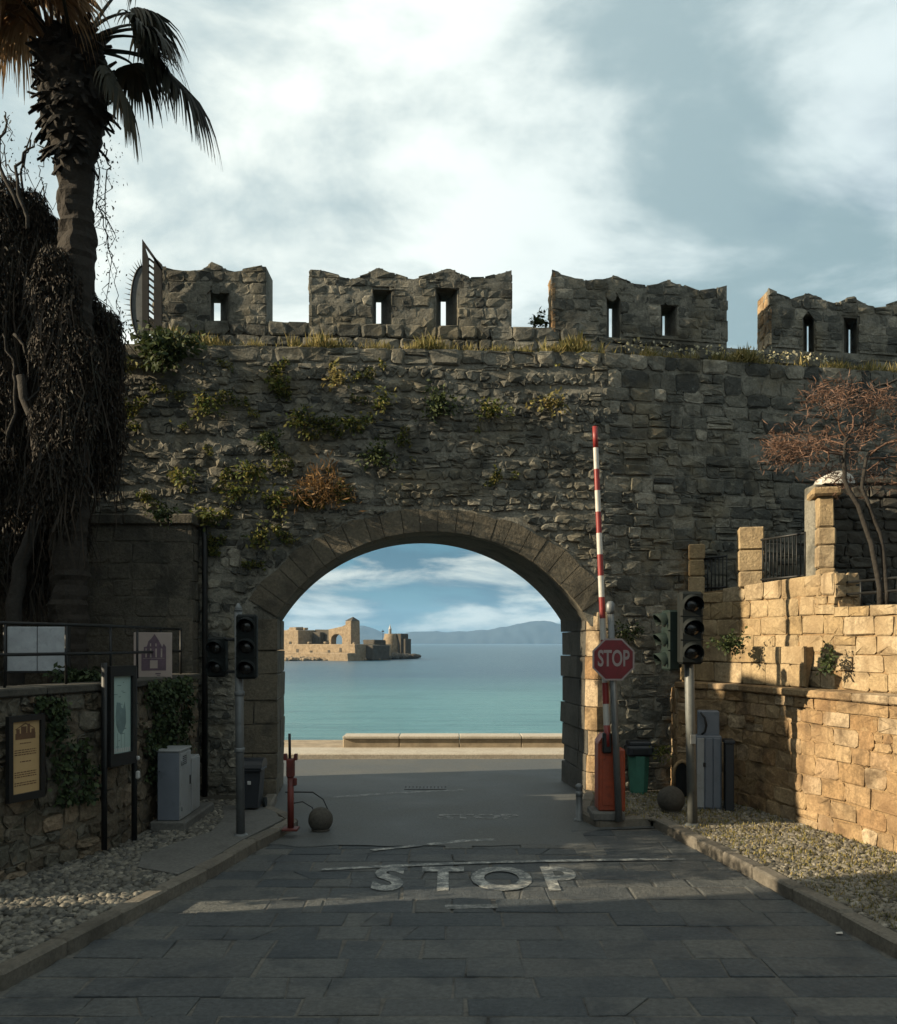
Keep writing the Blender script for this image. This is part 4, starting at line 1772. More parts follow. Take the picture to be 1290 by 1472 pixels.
# ------------------------------------------------------------------ traffic lights
def signal_head(root, c, rz, scale=1.0, n=3, shell=None):
    hd = empty('signal_head', c, rz, root)
    shell = shell or BLACKP
    H = .30 * n
    m = MB()
    m.box((0, .02, 0), (.29, .20, H + .02), .03)
    m.box((0, .13, 0), (.22, .05, H - .06), .02)
    for k in range(n - 1):
        m.box((0, -.03, H / 2 - .30 * (k + 1)), (.292, .11, .012), .002)
    m.build('housing', shell, hd)
    for k in range(n):
        z = H / 2 - .15 - .30 * k
        l = MB()
        V, F = [], []
        for j in range(4):
            rr, dd = (.098, .092, .06, .0)[j], (-.085, -.097, -.112, -.118)[j]
            for q in range(16):
                a = 2 * math.pi * q / 16
                V.append((rr * math.cos(a), dd, z + rr * math.sin(a)))
        for j in range(3):
            for q in range(16):
                F.append((j * 16 + q, j * 16 + (q + 1) % 16, (j + 1) * 16 + (q + 1) % 16, (j + 1) * 16 + q))
        l.add(V, F, .5, True)
        l.build('lens', LENS, hd)
        v = MB()
        V, F = [], []
        A = [R(-25 + 230 * q / 14) for q in range(15)]
        for (rr, dy, dz) in ((.125, -.07, 0), (.128, -.25, -.03), (.118, -.25, -.03), (.113, -.07, 0)):
            for a in A:
                ext = 1 if dy > -.2 else .55 + .45 * max(0, math.sin(a))
                V.append((rr * math.cos(a), -.07 + (dy + .07) * ext, z + dz + rr * math.sin(a)))
        for j in range(3):
            for q in range(14):
                F.append((j * 15 + q, j * 15 + q + 1, (j + 1) * 15 + q + 1, (j + 1) * 15 + q))
        v.add(V, F, .5, True)
        v.build('visor', shell, hd)
    hd.scale = (scale,) * 3
    return hd


tl = empty('traffic_light', (3.20, 11.85, PAVE_Z))
tag(tl, 'right hand traffic light with two dark signal heads beside the golden wall', 'traffic light')
m = MB()
m.tube([(0, 0, 0), (-.06, 0, 2.90)], [.066, .062], 14)
m.lathe([(.11, .0), (.11, .02), (.075, .05)], 14)
m.build('pole', POLEP, tl)
signal_head(tl, (-.075, -.17, 2.60), 0, 1.02)
signal_head(tl, (-.30, .02, 2.44), R(-80), .86, 3, GREENP)
m = MB()
for z in (2.2, 2.7):
    m = MB()
    m.box((-.12, -.02, z), (.2, .05, .05), .01)
    m.box((-.04, -.07, z), (.06, .12, .045), .01)
    m.build('bracket', IRON, tl)
m = MB()
m.box((-.015, -.082, 1.15), (.07, .02, .12), .004)
m.build('service_hatch', GALV, tl)
m = MB()
m.box((-.135, -.06, 2.20), (.05, .10, .14), .008)
m.build('sunlit_patch', WHITEP, tl)  # white block stands in for a sunlit bit of the pole

tl2 = empty('traffic_light', (-2.575, 11.2, PAVE_Z))
tag(tl2, 'left hand traffic light on a slim grey pole before the arch', 'traffic light')
m = MB()
m.tube([(0, 0, 0), (-.03, 0, 2.82)], [.055, .050], 14)
m.lathe([(.055, 2.80), (.035, 2.86), (.012, 2.90)], 12, (-.03, 0, 0))
m.lathe([(.10, .0), (.10, .02), (.065, .05)], 14)
m.build('pole', GALV, tl2)
signal_head(tl2, (.10, -.10, 2.36), R(4), .86)
signal_head(tl2, (-.295, .02, 2.23), R(-3), .80, 2)
for z in (2.05, 2.45):
    m = MB()
    m.box((-.13, .03, z), (.32, .04, .04), .008)
    m.box((.04, -.01, z), (.10, .10, .035), .008)
    m.build('bracket', IRON, tl2)
for z in (1.05, 1.75):
    m = MB()
    m.lathe([(.058, z), (.064, z + .01), (.064, z + .05), (.058, z + .06)], 14, (-.015, 0, 0))
    m.build('pole_band', GALV, tl2)

# ------------------------------------------------------------------ stop sign
ss = empty('stop_sign', (2.30, 12.2, PAVE_Z))
tag(ss, 'red octagonal STOP sign on a grey post in front of the barrier', 'stop sign')
m = MB()
m.tube([(0, 0, 0), (-.115, 0, 2.86)], [.048, .043], 12)
m.build('post', GALV, ss)
m = MB()
m.box((-.09, -.03, 2.36), (.14, .06, .04), .008)
m.build('bracket', IRON, ss)
m = MB()
m.box((-.085, -.03, 2.02), (.14, .06, .04), .008)
m.build('bracket', IRON, ss)
SX, SZ = -.088, 2.185
oc = [(.305 * math.cos(R(22.5 + 45 * i)), .305 * math.sin(R(22.5 + 45 * i))) for i in range(8)]
FS = lambda a, b, o: Vector((SX + a, -.07 - o, SZ + b))
m = MB()
m.prism(oc, 0, .008, FS)
m.build('sign_border', SIGNW, ss)
m = MB()
m.prism([(a * .915, b * .915) for a, b in oc], .006, .012, FS)
m.build('sign_plate', SIGNR, ss)
me = text_mesh('STOP', .27, .002, .66, .006)
for v in me.vertices:
    v.co = Vector((v.co.x, -v.co.z, v.co.y * 1.12))
me.materials.clear()
me.materials.append(SIGNW)
link_mesh('lettering', me, ss, (SX, -.084, SZ + .005))
m = MB()
m.lathe([(.05, 2.80), (.062, 2.84), (.062, 2.93), (.03, 2.97)], 12, (-.115, 0, 0))
m.build('post_cap', GALV, ss)

# ------------------------------------------------------------------ barrier
bg = empty('barrier_gate', (2.175, 12.50, PAVE_Z))
tag(bg, 'orange red barrier cabinet with a raised red and white striped boom', 'barrier')
m = MB()
m.box((0, 0, .05), (.44, .52, .12), .02)
m.build('plinth', CONC, bg)
m = MB()
m.box((0, 0, .58), (.26, .34, .94), .02)
m.prism([(-.13, 1.05), (.13, 1.05), (.05, 1.16), (-.05, 1.16)], -.17, .17, lambda a, b, o: Vector((a, o, b)))
m.build('cabinet', REDP, bg)
m = MB()
m.box((.02, -.174, .55), (.19, .012, .72), .006)
m.build('cabinet_door', REDP, bg)
m = MB()
m.box((.085, -.184, .62), (.02, .014, .06), .004)
m.build('lock', GALV, bg)
m = MB()
m.box((.19, .02, .52), (.12, .26, .86), .02)
m.build('side_box', REDP, bg)
b0, b1 = Vector((-.01, -.21, 1.0)), Vector((-.185, -.21, 5.35))
segs = 15
for i in range(segs):
    p, q = b0.lerp(b1, i / segs), b0.lerp(b1, (i + 1) / segs)
    m = MB()
    w0 = .046 - .012 * i / segs
    m.tube([p, q], w0, 10, .5, i in (0, segs - 1))
    m.build('boom_stripe', BOOMR if i % 2 == 0 else BOOMW, bg)
m = MB()
m.box((-.045, -.20, 2.30), (.13, .12, .09), .015)
m.build('boom_clamp', BLACKP, bg)
m = MB()
m.box((-.02, -.20, 1.05), (.12, .10, .28), .015)
m.build('boom_mount', IRON, bg)

br = empty('barrier_rest', at(418, 1190, 11.63))
br.location.z = PAVE_Z
tag(br, 'slim dark red barrier rest post on the left kerb with a black rod on top', 'barrier post')
m = MB()
m.box((0, 0, .015), (.20, .20, .03), .006)
m.tube([(0, 0, .02), (0, 0, .70)], .042, 12)
m.build('post', REDD, br)
m = MB()
m.box((0, 0, .80), (.10, .11, .24), .015)
m.box((.055, 0, .62), (.05, .06, .10), .012)
m.prism([(-.085, .90), (-.04, .90), (-.05, .98), (-.085, .98)], -.04, .04, lambda a, b, o: Vector((a, o, b)))
m.prism([(.04, .90), (.085, .90), (.085, .98), (.05, .98)], -.04, .04, lambda a, b, o: Vector((a, o, b)))
m.build('fork_head', REDD, br)
m = MB()
m.tube([(-.01, 0, .9), (-.015, 0, 1.24)], .018, 8)
m.build('rod', IRON, br)


# ------------------------------------------------------------------ bins, cabinets, balls, small posts
def stone_ball(x, y, rad, label):
    e = empty('stone_ball', (x, y, 0.0 if x < 0 else PAVE_Z))
    tag(e, label, 'stone ball')
    m = MB()
    prof = [(rad * .55, .0)] + [(rad * math.cos(t), rad * .92 + rad * math.sin(t)) for t in np.linspace(R(-62), R(88), 14)]
    m.lathe(prof, 24)
    m.v = [tuple(Vector(p) * (1 + .02 * noise.noise(Vector(p) * 9))) for p in m.v]
    m.build('ball', BALL, e)
    m = MB()
    m.lathe([(rad * .72, 0), (rad * .74, .025), (rad * .6, .05)], 18)
    m.build('foot', BALL, e)
    return e


stone_ball(at(461, 0, 12.05).x, 12.05, .165, 'dark stone ball bollard beside the slim red post on the left')
stone_ball(at(965, 0, 12.85).x, 12.85, .195, 'dark stone ball bollard between the green bin and right traffic light')

sp = empty('small_post', (at(833, 0, 12.75).x, 12.75, 0))
tag(sp, 'short pale metal post on the road edge left of the orange red barrier', 'bollard')
m = MB()
m.lathe([(.075, 0), (.075, .02), (.048, .03), (.046, .46), (.052, .47), (.052, .50), (.02, .525)], 16)
m.build('post', GALV, sp)
m = MB()
m.lathe([(.050, .34), (.050, .42)], 16)
m.build('band', GALV, sp)

gb = empty('litter_bin', (at(918, 0, 14.45).x, 14.45, PAVE_Z))
gb.scale = (1, 1, 1.12)
tag(gb, 'green litter bin with a dark lid against the wall right of the arch', 'litter bin')
m = MB()
V = []
for z, w in ((.0, .125), (.05, .135), (.56, .165)):
    for i in range(8):
        a = R(22.5 + 45 * i)
        V.append((w * 1.08 * math.cos(a), w * 1.08 * math.sin(a), z))
F = [tuple(range(8))[::-1], tuple(range(16, 24))] + [(k * 8 + i, k * 8 + (i + 1) % 8, k * 8 + 8 + (i + 1) % 8, k * 8 + 8 + i) for k in range(2) for i in range(8)]
m.add(V, F)
m.build('bin_body', BING, gb)
m = MB()
m.box((0, 0, .62), (.42, .38, .15), .03)
m.box((0, 0, .72), (.36, .32, .07), .03)
m.build('lid', BIND, gb)
m = MB()
m.box((0, -.192, .62), (.24, .012, .07), .003)
m.build('slot', IRON, gb)
wb = empty('wheelie_bin', (at(362, 0, 13.0).x, 13.0, PAVE_Z))
tag(wb, 'dark blue black wheeled bin with rounded lid beside the left jamb of the arch', 'wheelie bin')
m = MB()
m.prism([(-.115, .06), (.115, .06), (.16, .62), (-.16, .62)], -.15, .17, lambda a, b, o: Vector((a, o, b)))
m.box((0, 0, .60), (.36, .40, .05), .02)
m.build('bin_body', BIND, wb)
m = MB()
V, F = [], []
for i in range(9):
    a = math.pi * i / 8
    for x in (-.185, .185):
        V.append((x, -.21 * math.cos(a), .63 + .13 * math.sin(a)))
F = [(2 * i, 2 * i + 1, 2 * i + 3, 2 * i + 2) for i in range(8)] + [tuple(range(0, 18, 2)), tuple(range(1, 18, 2))[::-1]]
m.add(V, F)
m.build('lid', BIND, wb)
for sx in (-1, 1):
    m = MB()
    m.tube([(sx * .13, .19, .08), (sx * .17, .19, .08)], .08, 14)
    m.build('wheel', BLACKP, wb)
m = MB()
m.box((.0, -.172, .42), (.05, .012, .05), .004)
m.build('sticker', WHITEP, wb)

cb = empty('electrical_cabinet', (-3.58, 12.1, PAVE_Z))
tag(cb, 'pair of pale grey electrical cabinets on a low plinth against the left wall', 'electrical cabinet')
m = MB()
m.box((.0, .12, .06), (.46, 1.42, .14), .02)
m.build('plinth', CONC, cb)
m = MB()
m.box((.0, -.30, .57), (.28, .48, .88), .008)
m.build('large_cabinet', CABG, cb)
m = MB()
m.box((.0, -.545, .57), (.276, .014, .86), .004)
m.build('end_panel', CABB, cb)
m = MB()
m.box((.146, -.30, .57), (.014, .45, .84), .004)
m.build('door', CABG, cb)
m = MB()
m.box((.156, -.12, .60), (.014, .03, .12), .003)
m.build('handle', IRON, cb)
m = MB()
m.box((.0, -.30, 1.025), (.31, .52, .03), .008)
m.build('roof', CABG, cb)
for z in (.28, .86):
    m = MB()
    m.tube([(.158, -.50, z - .03), (.158, -.50, z + .03)], .009, 6)
    m.build('hinge', GALV, cb)
for k in range(5):
    m = MB()
    m.box((.155, -.36, .84 + .025 * k), (.012, .16, .010), .002)
    m.build('vent_slot', IRON, cb)
m = MB()
m.tube([(-.05, .46, .1), (-.06, .46, .55), (-.08, .44, .62), (-.16, .40, .64), (-.2, .38, 1.3)], .016, 6)
m.build('cable', IRON, cb)
m = MB()
m.box((.0, .20, .50), (.26, .44, .74), .008)
m.build('small_cabinet', CABG, cb)
m = MB()
m.box((.136, .20, .50), (.014, .40, .70), .004)
m.build('door', CABG, cb)

cr = empty('electrical_cabinet', (at(1018, 0, 13.15).x, 13.15, PAVE_Z))
tag(cr, 'tall blue grey metal cabinet with ribbed doors against the golden wall', 'electrical cabinet')
rot = Matrix.Rotation(R(-12), 3, 'Z')
m = MB()
m.box((.0, .0, .54), (.36, .34, 1.06), .012, rot)
m.build('cabinet', CABB, cr)
m = MB()
m.box((.02, .06, 1.24), (.30, .26, .36), .012, rot)
m.build('upper_box', CABB, cr)
for k in range(3):
    m = MB()
    m.box(rot @ Vector((-.115 + .115 * k, -.178, .54)), (.10, .022, 1.0), .006, rot)
    m.build('door_panel', CABG if k == 0 else CABB, cr)
m = MB()
m.box(rot @ Vector((-.06, -.195, .66)), (.035, .02, .06), .004, rot)
m.build('lock', IRON, cr)
m = MB()
m.tube([(-.13, -.08, 1.40), (-.08, -.12, 1.33), (-.06, -.13, 1.22), (-.08, -.12, 1.12), (-.12, -.10, 1.09)], .018, 8)
m.build('cable_loop', IRON, cr)
dbx = empty('electrical_cabinet', (at(1043, 0, 12.95).x + .05, 12.95, PAVE_Z))
tag(dbx, 'narrow black cabinet squeezed between the tall blue grey cabinet and the wall', 'electrical cabinet')
m = MB()
m.box((0, 0, .50), (.12, .30, .96), .01, Matrix.Rotation(R(-12), 3, 'Z'))
m.build('cabinet', BIND, dbx)
m = MB()
m.box((0, 0, 1.0), (.15, .33, .05), .01, Matrix.Rotation(R(-12), 3, 'Z'))
m.build('lid', BIND, dbx)
# niche in the wall end beside the ball: dark rounded opening with pale surround
ni = empty('wall_niche', (3.60, 14.02, PAVE_Z))
tag(ni, 'small dark rounded opening with pale surround at the foot of the golden wall end', 'drain opening')
m = MB()
m.tube([(.02 + .13 * math.cos(t), -.01, .38 + (.19 if t > 0 else .38) * math.sin(t)) if 0 < t < math.pi else (.02 + .13 * math.cos(t), -.01, .0) for t in np.linspace(0, math.pi, 13)], .03, 6)
m.build('surround', WARM, ni)
m = MB()
m.prism([(.02 + .12 * math.cos(t), .38 + .18 * math.sin(t)) for t in np.linspace(0, math.pi, 9)] + [(-.10, .02), (.14, .02)], -.01, .02, lambda a, b, o: Vector((a, o, b)))
m.build('opening', IRON, ni)  # black plate stands in for the shade inside the hole

# bent wire hoops near the left jamb
hp = empty('wire_hoop', (at(448, 0, 13.0).x, 13.0, 0))
tag(hp, 'low bent wire hoop between the left jamb and the stone ball', 'wire hoop')
m = MB()
m.tube([(-.42, .25, .32), (-.2, .2, .33), (.0, .12, .34), (.16, .05, .25), (.24, .0, .1), (.25, .0, .0)], .010, 6)
m.build('upper_wire', IRON, hp)
m = MB()
m.tube([(-.36, .2, .0), (-.33, .2, .16), (-.15, .14, .2), (.0, .1, .12), (.03, .1, 0)], .009, 6)
m.build('lower_wire', IRON, hp)

# scrap of white paper in the gutter on the right
m = MB()
P = at(1208, 1342, 7.75)
m.add([(P.x - .03, 7.75, .012), (P.x + .02, 7.74, .016), (P.x + .033, 7.78, .02), (P.x - .02, 7.79, .012)], [(0, 1, 2, 3)])
m.add([(P.x - .03, 7.75, .010), (P.x + .02, 7.74, .012), (P.x + .033, 7.78, .014), (P.x - .02, 7.79, .008)], [(3, 2, 1, 0)])
tag(m.build('paper_scrap', BOOMW), 'tiny scrap of white paper in the gutter by the right kerb', 'litter')


# ------------------------------------------------------------------ notice boards on the left
def along(P0, P1):
    d = Vector((P1.x - P0.x, P1.y - P0.y, 0))
    return d.length, math.atan2(d.y, d.x)


def bars(mb, items, F3, o0, o1):
    for (x0, x1, z0, z1) in items:
        mb.prism([(x0, z0), (x1, z0), (x1, z1), (x0, z1)], o0, o1, F3)


# orange notice: near, hung on the wall
nb = empty('notice_board', (-4.33, 9.22, 1.36), R(69))
nb.scale = (.58, 1, .76)
tag(nb, 'orange paper notice with lines of text in a black frame on the left wall', 'notice board')
# local x runs along the wall (away from the camera), local -y faces the road
FN = lambda a, b, o: Vector((a, -o, b))
m = MB()
for (x0, x1, z0, z1) in ((-.40, .40, -.60, -.50), (-.40, .40, .46, .54), (-.40, -.31, -.50, .46), (.31, .40, -.50, .46)):
    m.prism([(x0, z0), (x1, z0), (x1, z1), (x0, z1)], .0, .05, FN)
m.build('frame', IRON, nb)
m = MB()
m.prism([(-.31, -.50), (.31, -.50), (.31, .46), (-.31, .46)], .005, .02, FN)
m.build('sheet', POSTO, nb)
m = MB()
rr = random.Random(4)
bars(m, [(-.22, .22, .22, .30), (-.20, -.13, .30, .36), (-.10, .02, .30, .39), (.04, .10, .30, .42), (.13, .21, .30, .35)], FN, .0205, .0225)
m.prism([(-.22, .36), (0, .44), (.2, .36), (.2, .35), (0, .42), (-.22, .35)], .0205, .0222, FN)
m.build('picture', INKB, nb)
m = MB()
for z in (.165, .075, .045, .015, -.08, -.22, -.25, -.28, -.36, -.39):
    x = -.24 if z not in (.165, -.08) else -.12
    xe = .24 if z not in (.165, -.08) else .12
    while x < xe:
        w = rr.uniform(.02, .07)
        bars(m, [(x, min(x + w, xe), z - .006, z + .007)], FN, .0205, .022)
        x += w + .015
m.build('text_lines', INKB, nb)

# glazed map board on two posts
ib = empty('map_board', (-3.82, 10.50, PAVE_Z + .06), R(71))
ib.scale = (.62, 1, 1.0)
tag(ib, 'pale green town map in a dark glazed case standing on two posts', 'map board')
for x, h in ((-.42, 2.12), (.42, 2.06)):
    m = MB()
    m.tube([(x, 0, 0), (x, 0, h)], .038, 10)
    m.build('post', IRON, ib)
m = MB()
for (x0, x1, z0, z1) in ((-.36, .36, .93, 1.07), (-.36, .36, 1.96, 2.08), (-.36, -.27, 1.07, 1.96), (.27, .36, 1.07, 1.96)):
    m.prism([(x0, z0), (x1, z0), (x1, z1), (x0, z1)], -.05, .06, FN)
m.prism([(-.36, .95), (.36, .95), (.36, 2.06), (-.36, 2.06)], -.055, -.048, FN)
m.build('case', IRON, ib)
m = MB()
m.prism([(-.27, 1.07), (.27, 1.07), (.27, 1.96), (-.27, 1.96)], .0, .02, FN)
m.build('map_sheet', MAPP, ib)
m = MB()
out = [(-.13, 1.62), (-.12, 1.66), (-.02, 1.65), (.0, 1.60), (.06, 1.58), (.10, 1.66), (.13, 1.55), (.14, 1.42), (.09, 1.34), (.0, 1.28), (-.08, 1.32), (-.13, 1.40), (-.15, 1.5)]
m.prism(out, .0205, .0222, FN)
m.build('map_area', INKG, ib)
m = MB()
rr = random.Random(6)
for k in range(16):
    x0, z0 = rr.uniform(-.23, .12), rr.uniform(1.14, 1.9)
    bars(m, [(x0, x0 + rr.uniform(.03, .11), z0, z0 + .008)], FN, .0205, .0218)
for x in (-.1, .0, .1):
    bars(m, [(x, x + .006, 1.10, 1.30)], FN, .0205, .0218)
m.build('map_print', INKG, ib)
m = MB()
bars(m, [(-.26 + .06 * k, -.225 + .06 * k, 1.08, 1.125) for k in range(9)], FN, .0205, .022)
m.build('legend', WHITEP, ib)
m = MB()
m.box((.42, -.05, .78), (.06, .05, .09), .012)
m.box((.42, -.05, .98), (.05, .05, .05), .012)
m.build('white_tag', WHITEP, ib)

# beige plaque
pq = empty('wall_plaque', (at(220, 0, 12.35).x, 12.35, 2.33), R(20))
tag(pq, 'square beige sign with a purple drawing of a towered gate, fixed above the mossy wall', 'sign')
m = MB()
m.box((0, 0, .0), (.50, .03, .64), .006)
m.build('board', PLAQ, pq)
m = MB()
F2 = lambda a, b, o: Vector((a, -.015 - o, b))
m.prism([(-.15, -.20), (.17, -.20), (.17, .12), (.14, .17), (.12, .12), (.07, .22), (.02, .32 - .02), (-.02, .24), (-.06, .20), (-.08, .13), (-.12, .12), (-.12, .03), (-.15, .03)], .001, .003, F2)
m.build('drawing', INKP, pq)
m = MB()
for x in (-.10, -.04, .03, .10):
    bars(m, [(x, x + .02, -.02, .10), (x, x + .016, .13 if abs(x) < .06 else .06, .17 if abs(x) < .06 else .09)], F2, .0035, .0045)
bars(m, [(-.04, .06, -.17, -.06), (-.13, .15, -.035, -.03)], F2, .0035, .0045)
m.build('drawing_detail', PLAQ, pq)
m = MB()
bars(m, [(.03, .10, -.25, -.235), (.05, .09, -.27, -.262)], F2, .001, .003)
m.build('caption', INKP, pq)
for sx in (-.2, .2):
    m = MB()
    m.tube([(sx, .02, -.75), (sx, .02, .2)], .018, 6)
    m.build('support', IRON, pq)


# ------------------------------------------------------------------ railings
def railing(name, pts, h, label, zf, bars_n, double=True, group=None):
    c = sum((Vector((x, y, 0)) for x, y in pts), Vector()) / len(pts)
    e = empty(name, (c.x, c.y, zf))
    tag(e, label, 'railing', group)
    rails = [h, h * .52] if double else [h, .06]
    for z in rails:
        m = MB()
        m.tube([(x - c.x, y - c.y, z) for x, y in pts], .018, 6)
        m.build('rail', IRON, e)
    L = sum(math.dist(a, b) for a, b in zip(pts, pts[1:]))
    n = bars_n
    for i in range(n + 1):
        t = i / n * L
        for a, b in zip(pts, pts[1:]):
            d = math.dist(a, b)
            if t <= d + 1e-6:
                break
            t -= d
        x, y = a[0] + (b[0] - a[0]) * t / d, a[1] + (b[1] - a[1]) * t / d
        m = MB()
        m.tube([(x - c.x, y - c.y, -.02), (x - c.x, y - c.y, h + .02)], .010 if not double else .016, 6)
        m.build('bar' if not double else 'post', IRON, e)
    return e


railing('railing', [(-4.86, 8.5), (-4.68, 9.0), (-4.10, 10.6), (-4.0, 13.5)], .68, 'thin dark two-bar railing on top of the left roadside wall', 2.03, 6)
railing('railing', [on_terrace(1007), on_terrace(1046)], .55, 'short black barred railing between the two lower piers on the terrace wall', 3.34, 7, False)
railing('railing', [on_terrace(1086), on_terrace(1157)], .66, 'black barred railing between the middle and the tallest pier', 3.40, 13, False)
railing('railing', [on_terrace(1190), on_terrace(1300), on_terrace(1420)], .33, 'low dark two-bar railing on the terrace edge below the bare tree', 2.98, 4)

# white sheet behind the left railing
ws = empty('white_panel', (-5.2, 11.4, 2.45), R(4))
tag(ws, 'pale white panel standing in the dark yard behind the left railing', 'panel')
m = MB()
m.box((-.17, 0, -.02), (.36, .03, .56), .006)
m.box((.21, .0, -.02), (.38, .03, .56), .006)
m.build('sheet', PANELW, ws)
m = MB()
for x in (-.37, .41):
    m.box((x, -.02, -.95), (.03, .03, 2.5), .004)
m.box((.0, -.02, -.31), (.78, .03, .03), .004)
m.build('frame', IRON, ws)

# ------------------------------------------------------------------ anti-climb fan on the wall top
fx = pix_x(208)
fan = empty('spike_fan', (fx, 14.62, 7.2))
tag(fan, 'black iron anti-climb fan of spikes at the left end of the battlements', 'spike fan')
FZ = lambda py: CAMH - (py - HY) / FPX * 14.62 - 7.2
dx = lambda px: at(px, 0, 14.62).x - fx
m = MB()
m.prism([(dx(205), FZ(490)), (dx(214), FZ(490)), (dx(214), FZ(372)), (dx(205), FZ(344))], -.02, .02, lambda a, b, o: Vector((a, o, b)))
m.build('blade', IRON, fan)
m = MB()
m.prism([(dx(222), FZ(490)), (dx(233), FZ(490)), (dx(233), FZ(386)), (dx(222), FZ(368))], -.02, .02, lambda a, b, o: Vector((a, o, b)))
m.prism([(dx(205), FZ(344)), (dx(209), FZ(356)), (dx(233), FZ(390)), (dx(233), FZ(380)), (dx(225), FZ(372))], -.02, .02, lambda a, b, o: Vector((a, o, b)))
m.build('side_plate', IRON, fan)
for i in range(13):
    zt = FZ(372 + i * 9.3)
    m = MB()
    m.box((dx(218), 0, zt - .03), (.115, .03, .032), .004, Matrix.Rotation(R(38), 3, 'Y'))
    m.build('slat', IRON, fan)
m = MB()
V = []
cz = FZ(435)
arcp = []
for i in range(15):
    a = R(95 + 170 * i / 14)
    arcp.append(Vector((dx(206) + .20 * math.cos(a) * 1.0, .0, cz + .60 * math.sin(a))))
m.tube(arcp, .016, 6)
m.build('hoop', IRON, fan)
m = MB()
V = [Vector((p.x * .98 + .004, .0, p.z)) for p in arcp] + [Vector((dx(207), 0, cz))]
m.add(V, [(i, i + 1, len(arcp)) for i in range(len(arcp) - 1)])
m.add([v + Vector((0, .012, 0)) for v in V], [(i, len(arcp), i + 1) for i in range(len(arcp) - 1)])
m.build('fan_plate', GALV, fan)
for i in range(0, 22):
    a = R(98 + 164 * i / 21)
    p = Vector((dx(206) + .20 * math.cos(a), .0, cz + .60 * math.sin(a)))
    d = Vector((math.cos(a) * 1.5, 0, math.sin(a) * .8 + .25)).normalized()
    m = MB()
    m.tube([p, p + d * .12], [.010, .002], 5)
    m.build('spike', IRON, fan)

# ------------------------------------------------------------------ far shore: fort, lighthouse, breakwater
FY = 205.0
SC = FY / FPX
RZ = R(-35)


def fpt(px, Y=FY):
    return at(px, 0, Y).x


ft = empty('sea_fort', (fpt(470), FY, -1.25), RZ)
tag(ft, 'ruined sunlit sea fort with a broken arch and a small tower on the water', 'fort')
ZF = lambda py: CAMH - (py - HY) * SC + 1.25
LX = lambda px: (px - 470) * SC / math.cos(RZ)


def fbox(name, px0, px1, d0, d1, py0, py1, mat=FORT, bev=.15):
    m = MB()
    x0, x1 = LX(px0), LX(px1)
    z1, z0 = ZF(py0), ZF(py1)
    m.box(((x0 + x1) / 2, (d0 + d1) / 2, (z0 + z1) / 2), (x1 - x0, d1 - d0, z1 - z0), bev)
    vv = []
    for p in m.v:
        p = Vector(p)
        vv.append(tuple(p + Vector((noise.noise(p * .5), noise.noise(p * .5 + Vector((5, 0, 0))), .6 * noise.noise(p * .4 + Vector((0, 7, 0))))) * .25))
    m.v = vv
    return m.build(name, mat, ft)


fbox('curtain_block', 330, 424, 0, 5.5, 905, 952)
fbox('low_bastion', 424, 530, -3.5, 9, 926, 951)
fbox('terrace_strip', 424, 533, -6.5, -3.5, 938, 952)
fbox('shaded_wall', 424, 449, 5.2, 7.0, 904, 930, FORTD)  # dark stone stands in for the shaded right side of the block
# wall with the big broken arch
m = MB()
x0, x1, xa, xb = LX(448), LX(482), LX(452), LX(470)
poly = [(x0, ZF(930)), (xa, ZF(930)), (xa, ZF(918))] + [((xa + xb) / 2 - (xb - xa) / 2 * math.cos(t), ZF(917) + (ZF(910) - ZF(917)) * math.sin(t)) for t in np.linspace(.1, math.pi - .1, 9)] + [(xb, ZF(918)), (xb, ZF(930)), (x1, ZF(930)), (x1, ZF(895)), (LX(474), ZF(899)), (LX(462), ZF(901)), (x0, ZF(904))]
top = [p for p in poly]
# built as piers and segments to stay convex
F3 = lambda a, b, o: Vector((a, o, b))
m.prism([(x0, ZF(930)), (xa, ZF(930)), (xa, ZF(903.5)), (x0, ZF(904))], 5.2, 7, F3)
m.prism([(xb, ZF(930)), (x1, ZF(930)), (x1, ZF(895)), (xb, ZF(900))], 5.2, 7, F3)
ts = np.linspace(0, math.pi, 10)
for a, b in zip(ts, ts[1:]):
    xa0, xa1 = (xa + xb) / 2 - (xb - xa) / 2 * math.cos(a), (xa + xb) / 2 - (xb - xa) / 2 * math.cos(b)
    za, zb = ZF(919 - 8 * math.sin(a)), ZF(919 - 8 * math.sin(b))
    ta, tb = np.interp(xa0, [xa, xb], [ZF(903.5), ZF(900)]), np.interp(xa1, [xa, xb], [ZF(903.5), ZF(900)])
    m.prism([(xa0, za), (xa1, zb), (xa1, tb), (xa0, ta)], 5.2, 7, F3)
m.build('arched_wall', FORT, ft)
tw_ = fbox('tower', 477, 488, 4.6, 7.4, 892, 930)
m = MB()
cx, cy = (LX(477) + LX(488)) / 2, 6.0
w, d = (LX(488) - LX(477)) / 2, 1.4
zb, zt = ZF(892), ZF(886)
m.add([(cx - w, cy - d, zb), (cx + w, cy - d, zb), (cx + w, cy + d, zb), (cx - w, cy + d, zb), (cx + .2, cy, zt)], [(0, 1, 4), (1, 2, 4), (2, 3, 4), (3, 0, 4), (3, 2, 1, 0)])
m.build('tower_roof', FORTD, ft)
